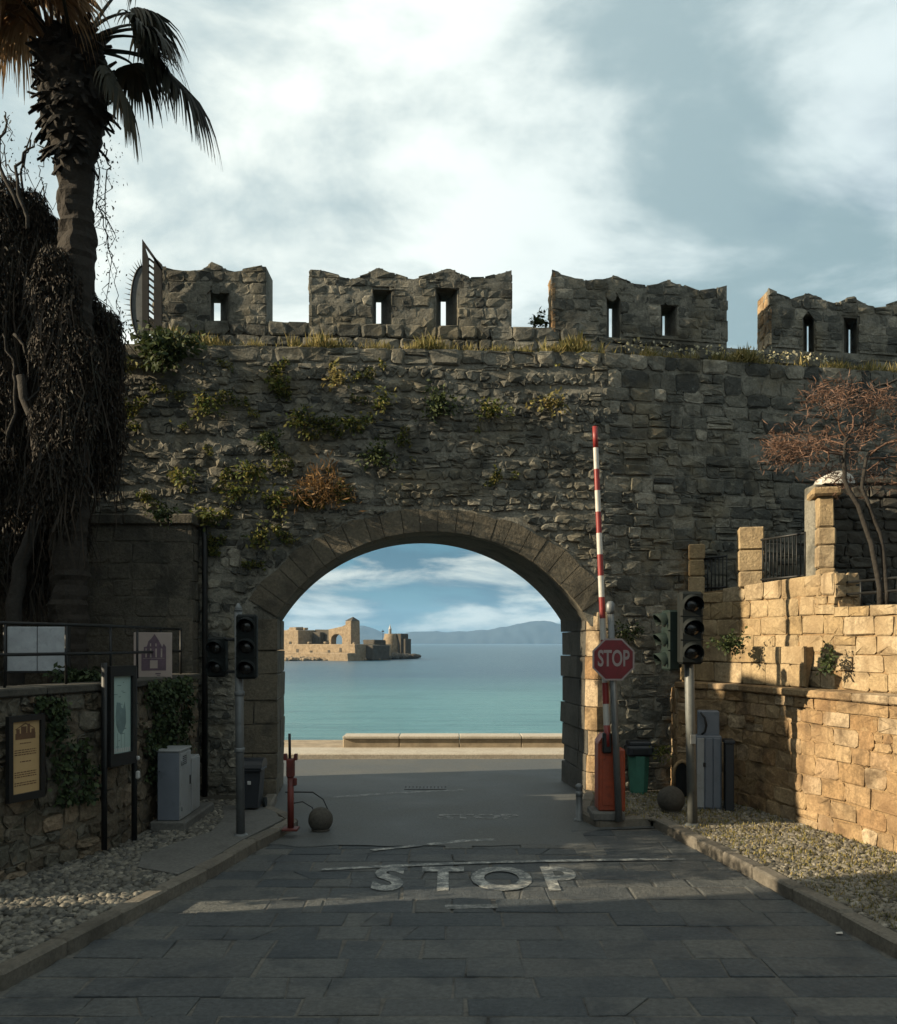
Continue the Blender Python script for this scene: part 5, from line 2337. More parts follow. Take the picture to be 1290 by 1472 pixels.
# rubble blocks on top of the walls
for i, (px, py, dd) in enumerate(((405, 905, 2), (416, 904, 3), (395, 906, 2), (432, 925, 1), (455, 925, 2), (500, 926, 2), (512, 926, 4), (522, 925, 3))):
    fbox('battlement_block', px, px + 4, dd, dd + 1.2, py - 2.5, py + 1)
for px, py in ((410, 925), (418, 934), (440, 936), (462, 938), (490, 937), (508, 934)):
    dd = -.02 if px < 424 else -3.52
    m = MB()
    m.box((LX(px), dd, ZF(py)), (.7, .12, .9), .02)
    m.build('embrasure', FORTD, ft)  # embrasure shade put in as dark stone blocks
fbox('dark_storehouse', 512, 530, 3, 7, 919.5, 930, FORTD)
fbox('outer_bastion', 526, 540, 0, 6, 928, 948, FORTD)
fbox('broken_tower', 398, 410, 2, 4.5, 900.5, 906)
fbox('shadowed_recess', 427, 440, 4.0, 5.3, 908, 930, FORTD)  # solid block, the shade of a recess put into its colour

lh = empty('lighthouse_fort', (fpt(566, 225), 225, -1.25), RZ)
lh.scale = (.66, .66, .92)
tag(lh, 'round lighthouse fort with a pale lantern tower at the tip of the breakwater', 'lighthouse')
S2 = 225 / FPX
Z2 = lambda py: CAMH - (py - HY) * S2 + 1.25
m = MB()
m.lathe([(3.4, 0), (3.2, Z2(922)), (2.6, Z2(912)), (2.5, Z2(908))], 20, (-1.2, 0, 0))
m.build('round_bastion', FORT, lh)
m = MB()
m.box((1.9, 2.2, Z2(908) / 2), (3.4, 4.5, Z2(908)), .1)
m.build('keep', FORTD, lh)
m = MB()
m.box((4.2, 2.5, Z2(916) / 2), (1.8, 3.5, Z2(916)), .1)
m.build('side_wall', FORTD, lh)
m = MB()
m.lathe([(.62, Z2(910)), (.5, Z2(901)), (.7, Z2(900.6)), (.7, Z2(900)), (.38, Z2(899.8)), (.38, Z2(897.5)), (.1, Z2(895.5)), (.05, Z2(893))], 12, (-1.7, 0, 0))
m.build('lantern_tower', WHITEW, lh)
m = MB()
m.tube([(-5.2, 0, Z2(925)), (-5.2, 0, Z2(901))], [.12, .06], 6)
m.lathe([(.5, Z2(905)), (.5, Z2(903))], 8, (-5.2, 0, 0))
m.build('mast', IRON, lh)

# breakwater of boulders
bwk = empty('breakwater', (fpt(520, 212), 212, -1.25))
tag(bwk, 'low line of rocks running from the fort to the lighthouse', 'breakwater')
g = np.random.default_rng(12)
n = 420
t = g.random(n)
px = 530 + 73 * t
Yr = 203 + 24 * t + g.normal(size=n) * 2.0
pts = np.stack([(px - CX) / FPX * Yr - bwk.location.x, Yr - 212], 1)
pebbles('rocks', pts, (.5 + .9 * g.random(n)) * (1.25 - .75 * t), g, bwk, FORTD, .9, .55)
n = 700
t = g.random(n)
px = 396 + 150 * t
Yr = 196 + 6 * t + g.normal(size=n) * 1.2
pts = np.stack([(px - CX) / FPX * Yr - bwk.location.x, Yr - 212], 1)
pebbles('shore_rocks', pts, .25 + .75 * g.random(n) ** 2, g, bwk, FORT, .8, .2)

# low parapet on the quay
qp = empty('quay_parapet', (2.8, 21.15, 0.08))
tag(qp, 'long low stone parapet at the edge of the quay with a pale coping', 'parapet')
r = random.Random(92)
x = -2.45 - 2.8
xe = 9.0
while x < xe:
    w = r.uniform(1.1, 1.6)
    m = MB()
    m.box((x + w / 2, 0, .10), (w - .01, .42, .22), .015, tone=r.random())
    m.build('parapet_block', QUAY, qp)
    m = MB()
    m.box((x + w / 2, .06, .245), (w - .008, .66, .07), .015, tone=r.random())
    m.build('coping_stone', QUAYW, qp)
    x += w


# ------------------------------------------------------------------ palm
g = np.random.default_rng(40)
PX, PY = at(112, 0, 12.4).x, 12.4
pm = empty('palm_tree', (PX, PY, 0))
tag(pm, 'tall fan palm with a thick ragged trunk and drooping fronds at upper left', 'palm tree')


def PW(px, py, Y=12.4):
    return at(px, py, Y) - Vector(pm.location)


r = random.Random(15)
m = MB()
pts, rad = [], []
for i in range(150):
    z = i / 149
    py = 1100 - z * (1100 - 60)
    pxx = np.interp(py, [0, 60, 200, 330, 700, 1100], [104, 104, 107, 112, 100, 98])
    w = np.interp(py, [40, 80, 150, 205, 225, 300, 900, 1100], [34, 46, 47, 38, 26, 24, 25, 30])
    pts.append(PW(pxx, py))
    rad.append(w / FPX * PY * (1 + .045 * r.uniform(-1, 1) + (.03 if i % 3 == 0 else -.02)))
m.tube(pts, rad, 18)
m.v = [tuple(Vector(p) + Vector((1, 1, 0)) * .05 * noise.noise(Vector(p) * 7)) for p in m.v]
m.sm = [False] * len(m.sm)
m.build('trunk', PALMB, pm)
# old leaf bases, each a part
for i in range(190):
    py = r.uniform(58, 226) if i > 14 else r.uniform(195, 245)
    a = r.uniform(0, 2 * math.pi)
    if math.sin(a) > .5:
        a = -a
    pxx = np.interp(py, [0, 60, 200, 330], [104, 104, 107, 112])
    w = np.interp(py, [40, 80, 150, 205, 225, 300], [34, 45, 43, 33, 25, 23]) / FPX * PY
    c = PW(pxx, py) + Vector((math.cos(a) * w * .9, math.sin(a) * w * .9, 0))
    up = r.random() < (.75 if py < 150 else .35)
    d = Vector((math.cos(a), math.sin(a), r.uniform(.5, 1.4) if up else r.uniform(-1.6, -.3))).normalized()
    L = r.uniform(.12, .30)
    m = MB()
    s = Vector((-math.sin(a), math.cos(a), 0))
    b0, b1 = r.uniform(.05, .085), r.uniform(.02, .04)
    nrm = d.cross(s)
    V = []
    for t, bb in ((0, b0), (.5, (b0 + b1) * .55), (1, b1)):
        p = c + d * L * t + Vector((0, 0, -.05 * t * t))
        V += [p - s * bb, p + nrm * .025 * (1 - t * .5), p + s * bb, p - nrm * .02]
    F = [(k * 4 + i2, k * 4 + (i2 + 1) % 4, k * 4 + 4 + (i2 + 1) % 4, k * 4 + 4 + i2) for k in range(2) for i2 in range(4)] + [(8, 9, 10, 11)]
    m.add(V, F, r.random())
    m.build('leaf_base', PALMB, pm, recenter=True)


def frond(A, B, C, mat, nl=34, L=.95, droop=.9, width=.040, seed=0, spread=80, web=.35):
    """fan leaf: petiole A-B-C and leaflets fanning out at C, tips hanging"""
    r = random.Random(seed)
    m = MB()
    pts = [A.lerp(B, t).lerp(B.lerp(C, t), t) for t in np.linspace(0, 1, 8)]
    m.tube(pts, [.030 - .016 * t for t in np.linspace(0, 1, 8)], 5, .2)
    d = (C - B).normalized()
    s = d.cross(Vector((0, 0, 1)))
    s = s.normalized() if s.length > .1 else Vector((1, 0, 0))
    tilt = r.uniform(-.5, .5)
    up = s.cross(d)
    s = (s * math.cos(tilt) + up * math.sin(tilt)).normalized()
    for k in range(nl):
        a = R(-spread + 2 * spread * k / (nl - 1) + r.uniform(-2, 2))
        dd = d * math.cos(a) + s * math.sin(a)
        ll = L * r.uniform(.62, 1.15) * (1 - .22 * abs(a) / R(90))
        side = (dd.cross(up)).normalized()
        if side.length < .1:
            side = s
        P, W = C.copy(), []
        V = []
        vel = dd.copy()
        NS = 6
        for q in range(NS + 1):
            t = q / NS
            w = width * (1.25 if t < web else 1.25 * max(.06, 1 - (t - web) / (1 - web)))
            w = w * (.35 + t / web * .65) if t < web else w
            V += [P - side * w, P + side * w]
            if t >= web:
                vel = (vel + Vector((r.uniform(-.05, .05), r.uniform(-.05, .05), -droop * .42))).normalized()
            else:
                vel = (vel + Vector((0, 0, -droop * .07))).normalized()
            P = P + vel * ll / NS
        m.add(V, [(2 * q, 2 * q + 1, 2 * q + 3, 2 * q + 2) for q in range(NS)], r.random())
    return m.build('frond', mat, pm)


cr_ = lambda px, py, dy=0: PW(px, py, 12.4 + dy)
FR = [  # petiole start, bend, end (photo pixels, depth offset), live/dead, length
    ((128, 68, 0), (158, 44, -.1), (200, 54, -.2), 0, 1.2, .8),
    ((134, 78, 0), (196, 62, .1), (248, 108, .2), 0, 1.35, 1.0),
    ((136, 84, -.1), (156, 92, -.3), (168, 116, -.4), 0, 1.05, 1.1),
    ((118, 60, 0), (146, 18, .2), (190, 18, .3), 0, 1.0, .9),
    ((122, 62, .1), (150, 0, .4), (200, -40, .6), 0, .95, .5),
    ((112, 50, -.1), (120, -20, -.5), (140, -80, -.9), 0, 1.0, .4),
    ((104, 50, .1), (100, -30, .3), (96, -100, .4), 0, 1.0, .35),
    ((92, 54, 0), (70, -20, .2), (40, -60, .3), 0, 1.0, .5),
    ((84, 60, -.1), (50, 10, -.3), (10, -14, -.5), 0, 1.0, .7),
    ((110, 52, .4), (125, -10, 1.0), (160, -50, 1.6), 0, 1.0, .5),
    ((100, 52, -.4), (92, -10, -1.0), (80, -40, -1.5), 0, 1.0, .6),
    ((126, 64, .2), (168, 30, .7), (206, 36, 1.0), 0, .75, .9),
    ((132, 72, .1), (176, 78, .3), (190, 92, .5), 0, .85, 1.1),
    ((76, 60, 0), (58, 20, -.1), (46, 10, -.2), 1, 1.39, 1.3),
    ((72, 66, .2), (44, 20, .2), (22, 14, .2), 1, 1.32, 1.4),
    ((74, 60, -.2), (60, 8, -.5), (62, -10, -.6), 1, 1.45, 1.5),
    ((80, 56, .1), (66, 0, .1), (30, -20, .2), 1, 1.58, 1.3),
    ((70, 64, -.1), (30, 16, -.3), (-4, 8, -.4), 1, 1.45, 1.4),
    ((70, 66, -.3), (38, 0, -.6), (10, -12, -.8), 1, 1.52, 1.4),
    ((82, 56, -.2), (84, 10, -.4), (88, -8, -.5), 1, 1.06, 1.4),
    ((70, 66, .3), (20, 0, .6), (-30, 0, .8), 1, 1.45, 1.4),
    ((66, 60, -.1), (40, -10, -.2), (30, -16, -.2), 1, 1.65, 1.8),
    ((66, 60, .1), (50, -6, .2), (52, -14, .2), 1, 1.58, 1.9),
    ((60, 56, -.1), (20, -20, -.3), (8, -24, -.3), 1, 1.72, 1.8),
    ((60, 56, .2), (10, -6, .3), (-14, -10, .4), 1, 1.65, 1.8),
    ((76, 52, -.3), (72, -20, -.4), (70, -30, -.4), 1, 1.45, 1.8),
    ((130, 72, 0), (170, 70, .0), (206, 78, .0), 0, .8, 1.5),
    ((134, 84, .1), (150, 86, .1), (160, 104, .1), 0, .7, 1.5),
    ((126, 60, -.1), (180, 34, -.2), (216, 44, -.3), 0, .7, 1.0),
]
for i, (a, b, c, dead, L, dr) in enumerate(FR):
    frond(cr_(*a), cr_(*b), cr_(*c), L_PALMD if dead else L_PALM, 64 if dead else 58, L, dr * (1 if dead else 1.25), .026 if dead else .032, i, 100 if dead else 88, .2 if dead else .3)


# ------------------------------------------------------------------ bare tree smothered in creeper, left
ct = empty('creeper_tree', (at(40, 0, 12.6).x, 12.6, 0))
tag(ct, 'dark bare tree smothered in brown creeper, filling the left edge in front of the wall', 'tree')
CO_ = Vector(ct.location)
r = random.Random(61)


def gnarl(m, pts, r0, r1, wob=.06, n=7, steps=14):
    P = [Vector(p) for p in pts]
    out = []
    for i in range(steps + 1):
        t = i / steps * (len(P) - 1)
        k = min(int(t), len(P) - 2)
        f = t - k
        p0, p1, p2, p3 = P[max(k - 1, 0)], P[k], P[k + 1], P[min(k + 2, len(P) - 1)]
        q = .5 * ((2 * p1) + (-p0 + p2) * f + (2 * p0 - 5 * p1 + 4 * p2 - p3) * f * f + (-p0 + 3 * p1 - 3 * p2 + p3) * f ** 3)
        out.append(q + Vector((r.uniform(-wob, wob), r.uniform(-wob, wob), r.uniform(-wob, wob))) * (0 if i in (0, steps) else 1))
    m.tube(out, [r0 + (r1 - r0) * i / steps for i in range(steps + 1)], n)
    return out


def CW(px, py, Y=12.3):
    return at(px, py, Y) - CO_


m = MB()
gnarl(m, [CW(30, 1100), CW(22, 900), CW(28, 820), CW(48, 760), CW(62, 690), CW(50, 620), CW(30, 540)], .12, .06, .03)
m.build('trunk', BARK, ct)
for pts, a, b in (
        ([CW(28, 820), CW(60, 750, 12.3), CW(58, 690, 12.3), CW(70, 640, 12.3)], .045, .02),
        ([CW(10, 640, 12.3), CW(24, 560, 12.3), CW(18, 520, 12.3), CW(4, 480, 12.3)], .03, .012),
        ([CW(70, 560, 12.4), CW(86, 610, 12.4), CW(80, 650, 12.4)], .022, .01),
        ([CW(20, 480, 12.3), CW(36, 500, 12.3), CW(42, 540, 12.3), CW(26, 560, 12.3)], .022, .008),
        ([CW(30, 540, 12.6), CW(20, 420, 12.6), CW(40, 330, 12.6), CW(30, 260, 12.6), CW(46, 190, 12.6)], .045, .008),
        ([CW(40, 330), CW(22, 250), CW(42, 215), CW(52, 205)], .03, .008),
        ([CW(28, 300), CW(-4, 230), CW(12, 180), CW(6, 160)], .03, .006),
        ([CW(50, 620, 12.6), CW(90, 540, 12.7), CW(130, 490, 12.75), CW(160, 470, 12.8)], .04, .012),
        ([CW(48, 760, 12.4), CW(90, 720, 12.5), CW(120, 640, 12.7), CW(140, 580, 12.8)], .035, .012)):
    m = MB()
    gnarl(m, pts, a, b, .03, 6, 10)
    m.build('limb', BARK, ct)
# creeper: brown twigs and withered leaves through the whole crown
g = np.random.default_rng(9)
def bl(px, py, a, h):
    X = at(px, 0, 12.7).x
    Y = 12.72 + .19 * (X + 5.5)
    return (at(px, py, Y), a, .22, h)


blobs = [bl(-60, 400, .95, 1.25), bl(5, 400, .75, 1.15), bl(55, 470, .72, 1.0), bl(105, 540, .62, .95), bl(140, 600, .42, .95), bl(55, 620, .85, .85),
         bl(-50, 620, 1.0, 1.2), bl(0, 300, .40, .45), bl(40, 350, .45, .55), bl(84, 410, .42, .55), bl(122, 480, .42, .55), bl(150, 520, .30, .55), bl(-110, 780, .7, .7), bl(100, 640, .6, .75),
         bl(60, 800, .5, .6), bl(20, 780, .5, .8), bl(95, 760, .35, .6)]  # lower clumps added to darken the shaded yard
blobs += [bl(60, 385, .46, .50), bl(88, 385, .34, .50), bl(98, 430, .40, .5), bl(64, 345, .30, .34), bl(40, 310, .30, .34), bl(30, 345, .42, .40), bl(150, 470, .24, .22)]
for px, py, a, h in ((72, 400, .30, .42), (84, 480, .38, .5), (92, 580, .44, .7), (80, 680, .44, .7), (86, 430, .30, .45), (110, 520, .34, .5)):
    blobs.append((at(px, py, 12.08), a, .12, h))
LP, TW_ = [], []
for (c, a, b, h) in blobs:
    n = int(15000 * a * h + 2500)
    q = g.normal(size=(n, 3))
    q /= np.linalg.norm(q, axis=1, keepdims=True)
    q *= (g.random((n, 1)) ** .36)
    q *= np.array([a, b, h])
    q *= (1 + .22 * np.sin(q[:, 0:1] * 7 + 1) * np.sin(q[:, 2:3] * 6))
    LP.append(q + np.array(c))
LP = np.concatenate(LP)
LP -= np.array(CO_)
dirs = np.tile(np.array([[0.1, -.1, -1.0]]), (len(LP), 1))
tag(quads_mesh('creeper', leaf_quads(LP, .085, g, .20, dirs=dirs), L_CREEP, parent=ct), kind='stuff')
# hanging stems
k = 4200
idx = g.integers(0, len(LP), k)
st = LP[idx]
L = .35 + .9 * g.random(k) ** 2
sw = g.normal(size=(k, 3)) * np.array([.12, .10, .0])
w = .004 + .007 * g.random(k)
e = st + sw + np.stack([np.zeros(k), np.zeros(k), -L], 1)
mid = (st + e) / 2 + g.normal(size=(k, 3)) * .06
off = np.stack([w, w * .3, np.zeros(k)], 1)
quads = np.concatenate([np.stack([st - off, st + off, mid + off, mid - off], 1), np.stack([mid - off, mid + off, e + off * .5, e - off * .5], 1)])
tag(quads_mesh('hanging_stems', quads, L_CREEP, parent=ct), kind='stuff')


def hanging_vine(pts, label, leaves=60, seed=1, rr0=.012, spread=.10, size=.06):
    e = empty('hanging_vine', pts[0])
    tag(e, label, 'vine')
    r = random.Random(seed)
    m = MB()
    o = gnarl(m, [p - pts[0] for p in pts], rr0, rr0 * .4, .04, 5, 24)
    for k in range(10):
        i = r.randrange(2, len(o) - 3)
        q = o[i]
        m.tube([q, q + Vector((r.uniform(-.15, .15), r.uniform(-.1, .1), r.uniform(-.25, .02))), q + Vector((r.uniform(-.22, .22), r.uniform(-.1, .1), r.uniform(-.5, -.1)))], [.006, .005, .003], 4)
    m.build('stem', BARK, e)
    gg = np.random.default_rng(seed)
    o = np.array(o)
    leaves = int(leaves * 1.6)
    P = o[gg.integers(0, len(o), leaves)] + gg.normal(size=(leaves, 3)) * spread * np.array([1, .7, 1])
    quads_mesh('leaves', leaf_quads(P, size * .72, gg, .4, dirs=np.tile([[0, 0, -1.0]], (leaves, 1)) + gg.normal(size=(leaves, 3)) * .5), L_PAPER, parent=e)


hanging_vine([at(150, 205, 12.6), at(158, 250, 12.6), at(146, 300, 12.6), at(160, 380, 12.6), at(150, 460, 12.6)], 'long leafy vine hanging right of the palm trunk', 130, 3, .011, .09)
hanging_vine([at(140, 215, 12.5), at(142, 280, 12.5), at(154, 330, 12.5), at(168, 420, 12.5), at(172, 470, 12.5)], 'thin vine hanging close along the right edge of the palm trunk', 90, 4, .009, .08)
hanging_vine([at(60, 205, 12.5), at(60, 260, 12.5), at(66, 290, 12.5)], 'short vine hanging between the bare twigs and the palm trunk', 20, 5, .008, .08)
hanging_vine([at(44, 200, 12.4), at(30, 250, 12.4), at(10, 235, 12.4), at(6, 180, 12.4), at(14, 165, 12.4)], 'bare curling twig with withered leaves left of the palm', 40, 6, .012, .09, .07)


# ------------------------------------------------------------------ bare red tree on the terrace, right
rt = empty('bare_tree', (at(1268, 0, 11.3).x, 11.3, 2.86))
tag(rt, 'bare tree with reddish twigs and two leaning trunks behind the golden wall', 'tree')
RO = Vector(rt.location)
RWp = lambda px, py, Y=11.3: at(px, py, Y) - RO
r = random.Random(71)
m = MB()
t1 = gnarl(m, [RWp(1266, 872), RWp(1258, 800), RWp(1236, 730), RWp(1216, 686), RWp(1214, 650), RWp(1220, 625)], .038, .022, .02, 7, 12)
m.build('trunk', BARK, rt)
m = MB()
t2 = gnarl(m, [RWp(1274, 872), RWp(1270, 790), RWp(1252, 730), RWp(1240, 694), RWp(1250, 650)], .034, .02, .02, 7, 12)
m.build('trunk', BARK, rt)
ends = []
mb = MB()


def grow(p, d, L, rad, depth):
    q = p + d * L
    midp = p.lerp(q, .5) + Vector((r.uniform(-1, 1), r.uniform(-1, 1), r.uniform(-1, 1))) * L * .12
    mb.tube([p, midp, q], [rad, rad * .85, rad * .7], 4 if rad < .012 else 5, r.random(), False)
    if depth == 0 or rad < .0025:
        ends.append((q, d))
        return
    for k in range(3 if depth > 1 else 4):
        nd = (d + Vector((r.gauss(0, .62), r.gauss(0, .5), r.gauss(.0, .42)))).normalized()
        nd.z = nd.z * .6
        grow(q, nd.normalized(), L * r.uniform(.66, .92), rad * .66, depth - 1)


for st, dr in (((1214, 650), (-1.1, .1, .25)), ((1218, 630), (-.5, -.3, .7)), ((1220, 625), (.3, .2, .8)), ((1250, 650), (.9, 0, .5)), ((1250, 655), (.5, -.5, .4)), ((1216, 655), (-.9, -.3, .05)), ((1246, 660), (1, .3, .1)), ((1216, 640), (-.8, .5, .4))):
    grow(RWp(*st), Vector(dr).normalized(), .26, .014, 4)
tag(mb.build('branches', L_TWIG, rt), kind='stuff')
g = np.random.default_rng(2)
E = np.array([p for p, d in ends])
D = np.array([d for p, d in ends])
keep = (E[:, 2] > RWp(1200, 700).z)
E, D = E[keep], D[keep]
P = np.repeat(E, 5, 0) + g.normal(size=(len(E) * 5, 3)) * .07
dirs = np.repeat(D, 5, 0) * .5 + g.normal(size=(len(E) * 5, 3)) * 1.1
tag(quads_mesh('twigs', leaf_quads(P, .10, g, .09, dirs=dirs), L_TWIG, parent=rt), kind='stuff')
bb = empty('bare_branch', at(1300, 540, 11.6))
tag(bb, 'long pale bare branch slanting above the reddish tree at the right edge', 'branch')
m = MB()
gnarl(m, [Vector((0, 0, 0)), at(1250, 562, 11.6) - Vector(bb.location), at(1180, 596, 11.6) - Vector(bb.location), at(1130, 606, 11.6) - Vector(bb.location)], .018, .004, .02, 5, 12)
gnarl(m, [at(1250, 562, 11.6) - Vector(bb.location), at(1225, 590, 11.6) - Vector(bb.location), at(1190, 612, 11.6) - Vector(bb.location)], .010, .003, .02, 5, 8)
gnarl(m, [Vector((0, 0, 0)), at(1360, 520, 11.5) - Vector(bb.location), at(1420, 700, 11.5) - Vector(bb.location), at(1425, 870, 11.4) - Vector(bb.location)], .018, .05, .02, 5, 12)
m.build('stem', BARK, bb)


# ------------------------------------------------------------------ plants on the walls
def tuft(x_px, y_px, w, h, mat, label, Y=None, n=110, leaf=.075, name='wall_shrub', group=None, hang=.3, seed=None, out=.12, aspect=.5):
    """leafy plant rooted in a wall face: short stems and leaves"""
    if Y is None:
        X = at(x_px, 0, 14.4).x
        for _ in range(4):
            Yw = wall_y(X)
            X = at(x_px, 0, Yw - .05).x
        Y = Yw - .06
    c = at(x_px, y_px, Y)
    e = empty(name, c)
    tag(e, label, 'plant', group)
    gg = np.random.default_rng(seed or (x_px * 7 + y_px))
    sw, sh = 1.2 * w / FPX * Y / 2, 1.2 * h / FPX * Y / 2
    n = int(n * 1.5)
    m = MB()
    for k in range(7):
        a = gg.random() * 6.28
        p = Vector((math.cos(a) * sw * .7, -out * (.6 + gg.random()), math.sin(a) * sh * .7 - hang * sh))
        m.tube([(0, .05, 0), p * .5 + Vector((0, -.02, .03)), p], [.008, .006, .003], 4)
    m.build('stems', BARK, e)
    q = gg.normal(size=(n, 3))
    q /= np.linalg.norm(q, axis=1, keepdims=True)
    q *= gg.random((n, 1)) ** .5 * (.75 + .5 * gg.random((n, 1)))
    lump = 1 + .35 * np.sin(np.arctan2(q[:, 2], q[:, 0]) * 3 + gg.random() * 6)[:, None]
    P = q * lump * np.array([sw, out, sh]) + np.array([0, -out * .8, -hang * sh * .5])
    dd = q * np.array([.45, .4, .3]) + np.array([0, -.25, -.25 if aspect > .3 else .2]) + gg.normal(size=(n, 3)) * .45
    quads_mesh('leaves', leaf_quads(P, leaf, gg, aspect, dirs=dd), mat, parent=e)
    return e


tuft(246, 502, 74, 44, L_BUSH, 'large dark green bush on the wall top below the spike fan', n=700, leaf=.10, out=.35)
tuft(185, 525, 30, 18, L_GREEN, 'small bright tuft at the far left of the ledge', n=90)
tuft(402, 553, 24, 22, L_GREEN, 'yellow green tuft high on the wall below the first gap in the battlements', n=90)
tuft(298, 580, 34, 34, L_GREEN, 'bright green tuft high on the left part of the wall', n=130)
tuft(432, 602, 28, 34, L_GREEN, 'tall yellow green tuft left of centre on the upper wall', n=130)
tuft(487, 540, 30, 26, L_GRASS, 'ochre dry tuft high on the wall below the second merlon', n=100)
tuft(552, 572, 22, 30, L_GREEN, 'slim green tuft high on the wall above the arch', n=80)
tuft(632, 578, 44, 40, L_BUSH, 'dark green bush high in the middle of the wall above the arch', n=220)
tuft(705, 588, 44, 22, L_GREEN, 'flat green plant right of the dark central bush', n=130)
tuft(792, 578, 46, 30, L_GRASS, 'ochre dry plant high on the wall near the boom tip', n=130)
tuft(545, 652, 40, 34, L_BUSH, 'dark bush halfway up the wall above the arch, left of centre', n=150)
tuft(505, 606, 60, 22, L_GREEN, 'wide low green plant left of the central bush', n=130)
tuft(262, 684, 30, 24, L_GREEN, 'small green tuft on the left wall above the squared stone block', n=90)
tuft(366, 676, 40, 32, L_GREEN, 'green plant on the sunlit rubble left of the brown dry bush', n=140)
tuft(344, 706, 40, 26, L_GREEN, 'low green plant just under the sunlit rubble on the left', n=120)
tuft(466, 700, 74, 54, L_DRY, 'big rust brown dry bush above the left shoulder of the arch', n=420, leaf=.13, out=.2, aspect=.14)
tuft(404, 716, 30, 40, L_GREEN, 'green tuft left of the brown dry bush', n=110)
tuft(376, 770, 30, 34, L_GREEN, 'green tuft low on the rubble beside the arch ring at left', n=110)
tuft(300, 740, 36, 22, L_GREEN, 'green plant at the edge of the squared stone block', n=110)
tuft(388, 630, 36, 22, L_BUSH, 'dark green plant in the middle of the left rubble', n=120)
tuft(236, 740, 34, 20, L_BUSH, 'dark plant on top of the squared stone block', Y=13.35, n=120)
tuft(896, 908, 40, 34, L_BUSH, 'green plant on the wall just behind the STOP sign', n=120, leaf=.06)
tuft(1048, 922, 44, 26, L_BUSH, 'leafy green plant growing on the plinth of the golden terrace wall', Y=13.2, n=260, leaf=.06)
tuft(1186, 946, 16, 38, L_BUSH, 'narrow green plant hanging on the golden terrace wall', Y=11.75, n=140, leaf=.055)
tuft(915, 905, 14, 16, L_BUSH, 'tiny tuft on the wall right of the STOP sign post', n=40, leaf=.05)
tuft(775, 462, 24, 18, L_BUSH, 'small bush in the gap between second and third merlons', Y=15.5, n=110)
tuft(950, 1078, 22, 26, L_GREEN, 'light green weed at the foot of the wall behind the bins', Y=14.3, n=70, leaf=.06)

# moss and small weeds rooted all over the upper left of the wall
g = np.random.default_rng(33)
Pm, k = [], 0
while len(Pm) < 5200:
    x, z = g.uniform(-5.3, 1.8), g.uniform(3.6, 7.1)
    d = math.hypot(x - ARC_X, z - ARC_Z)
    if d < 3.5 or (x < ANNEX_X and z < 4.5):
        continue
    q = noise.noise((x * 2.1, z * 2.6, 3)) + .5 * noise.noise((x * 6, z * 6, 8)) - .30 - .10 * max(0, x + 2.0)
    if q > 0:
        Pm.append(tuple(GF(x, z, .02 + .05 * g.random())))
Pm = np.array(Pm)
ms = quads_mesh('wall_moss', leaf_quads(Pm, .055, g, .6, dirs=np.tile([[0, -.7, -.2]], (len(Pm), 1))), L_GREEN)
tag(ms, 'patches of yellow green moss and small weeds spread over the upper left of the gate wall', 'moss', kind='stuff')

# ivy on the left roadside wall
def ivy(u0, u1, z0, z1, label, n, seed, thick=.10):
    gg = np.random.default_rng(seed)
    c = LF((u0 + u1) / 2, (z0 + z1) / 2, 0)
    e = empty('ivy', c)
    tag(e, label, 'ivy')
    U, Zz, O = [], [], []
    while len(U) < n:
        u, z = gg.uniform(u0, u1), gg.uniform(z0, z1)
        if noise.noise((u * 3.2, z * 2.2, seed)) + .55 * (1 - 2 * abs((u - (u0 + u1) / 2) / (u1 - u0))) + .25 > .25:
            U.append(u)
            Zz.append(z)
            O.append(.03 + abs(gg.normal()) * thick * .6)
    P = np.array([tuple(LF(u, z, o) - c) for u, z, o in zip(U, Zz, O)])
    quads_mesh('leaves', leaf_quads(P, .058, gg, .8, dirs=np.tile([[.6, -.6, -.7]], (n, 1))), L_IVY, parent=e)
    m = MB()
    for k in range(5):
        u = gg.uniform(u0, u1)
        m.tube([LF(u, z1, .03) - c, LF(u + gg.normal() * .08, (z0 + z1) / 2, .05) - c, LF(u + gg.normal() * .15, z0, .03) - c], [.012, .009, .004], 5)
    m.build('stems', BARK, e)


ivy(1.32, 2.08, .75, 1.45, 'dark ivy patch low on the left wall between the orange notice and the map', 560, 3)
ivy(1.2, 1.62, 1.5, 1.95, 'dark ivy clump hanging from the top of the left wall beside the orange notice', 380, 5)
ivy(3.3, 5.1, .75, 2.05, 'mossy ivy curtain on the left wall below the beige sign', 2600, 4)
tuft(120, 972, 70, 26, L_IVY, 'dark leafy plant spilling over the left wall in front of the white panel', Y=10.9, n=420, leaf=.07)

# grass and flowers on the ledge
g = np.random.default_rng(17)
n = 15000
X = g.uniform(-4.9, 8.6, n)
dens = np.array([noise.noise((x * .9, 2, 0)) for x in X])
dens2 = np.array([noise.noise((x * 3.1, 6, 0)) for x in X])
keep = g.random(n) < np.clip(.32 + 1.0 * dens + .9 * dens2, .03, 1)
X = X[keep]
n = len(X)
Yw = np.array([wall_y(x) for x in X]) + g.uniform(-.02, .42, n)
P = np.stack([X, Yw, np.full(n, TOPZ - .03)], 1)
dirs = np.tile([[0.0, -.12, 1.0]], (n, 1)) + g.normal(size=(n, 3)) * .25
gh = .11 + .24 * np.array([abs(noise.noise((x * 1.7, 8, 0))) for x in X])
Q = leaf_quads(P, 1.0, g, .10, dirs=dirs)
Q = P[:, None, :] + (Q - P[:, None, :]) * gh[:, None, None] * np.array([1, 1, 1.15])
gl = quads_mesh('ledge_grass', Q, L_GRASS)
tag(gl, 'dry yellow green grass growing along the ledge below the battlements', 'grass', kind='stuff')
n = 240
X = g.uniform(2.8, 6.6, n)
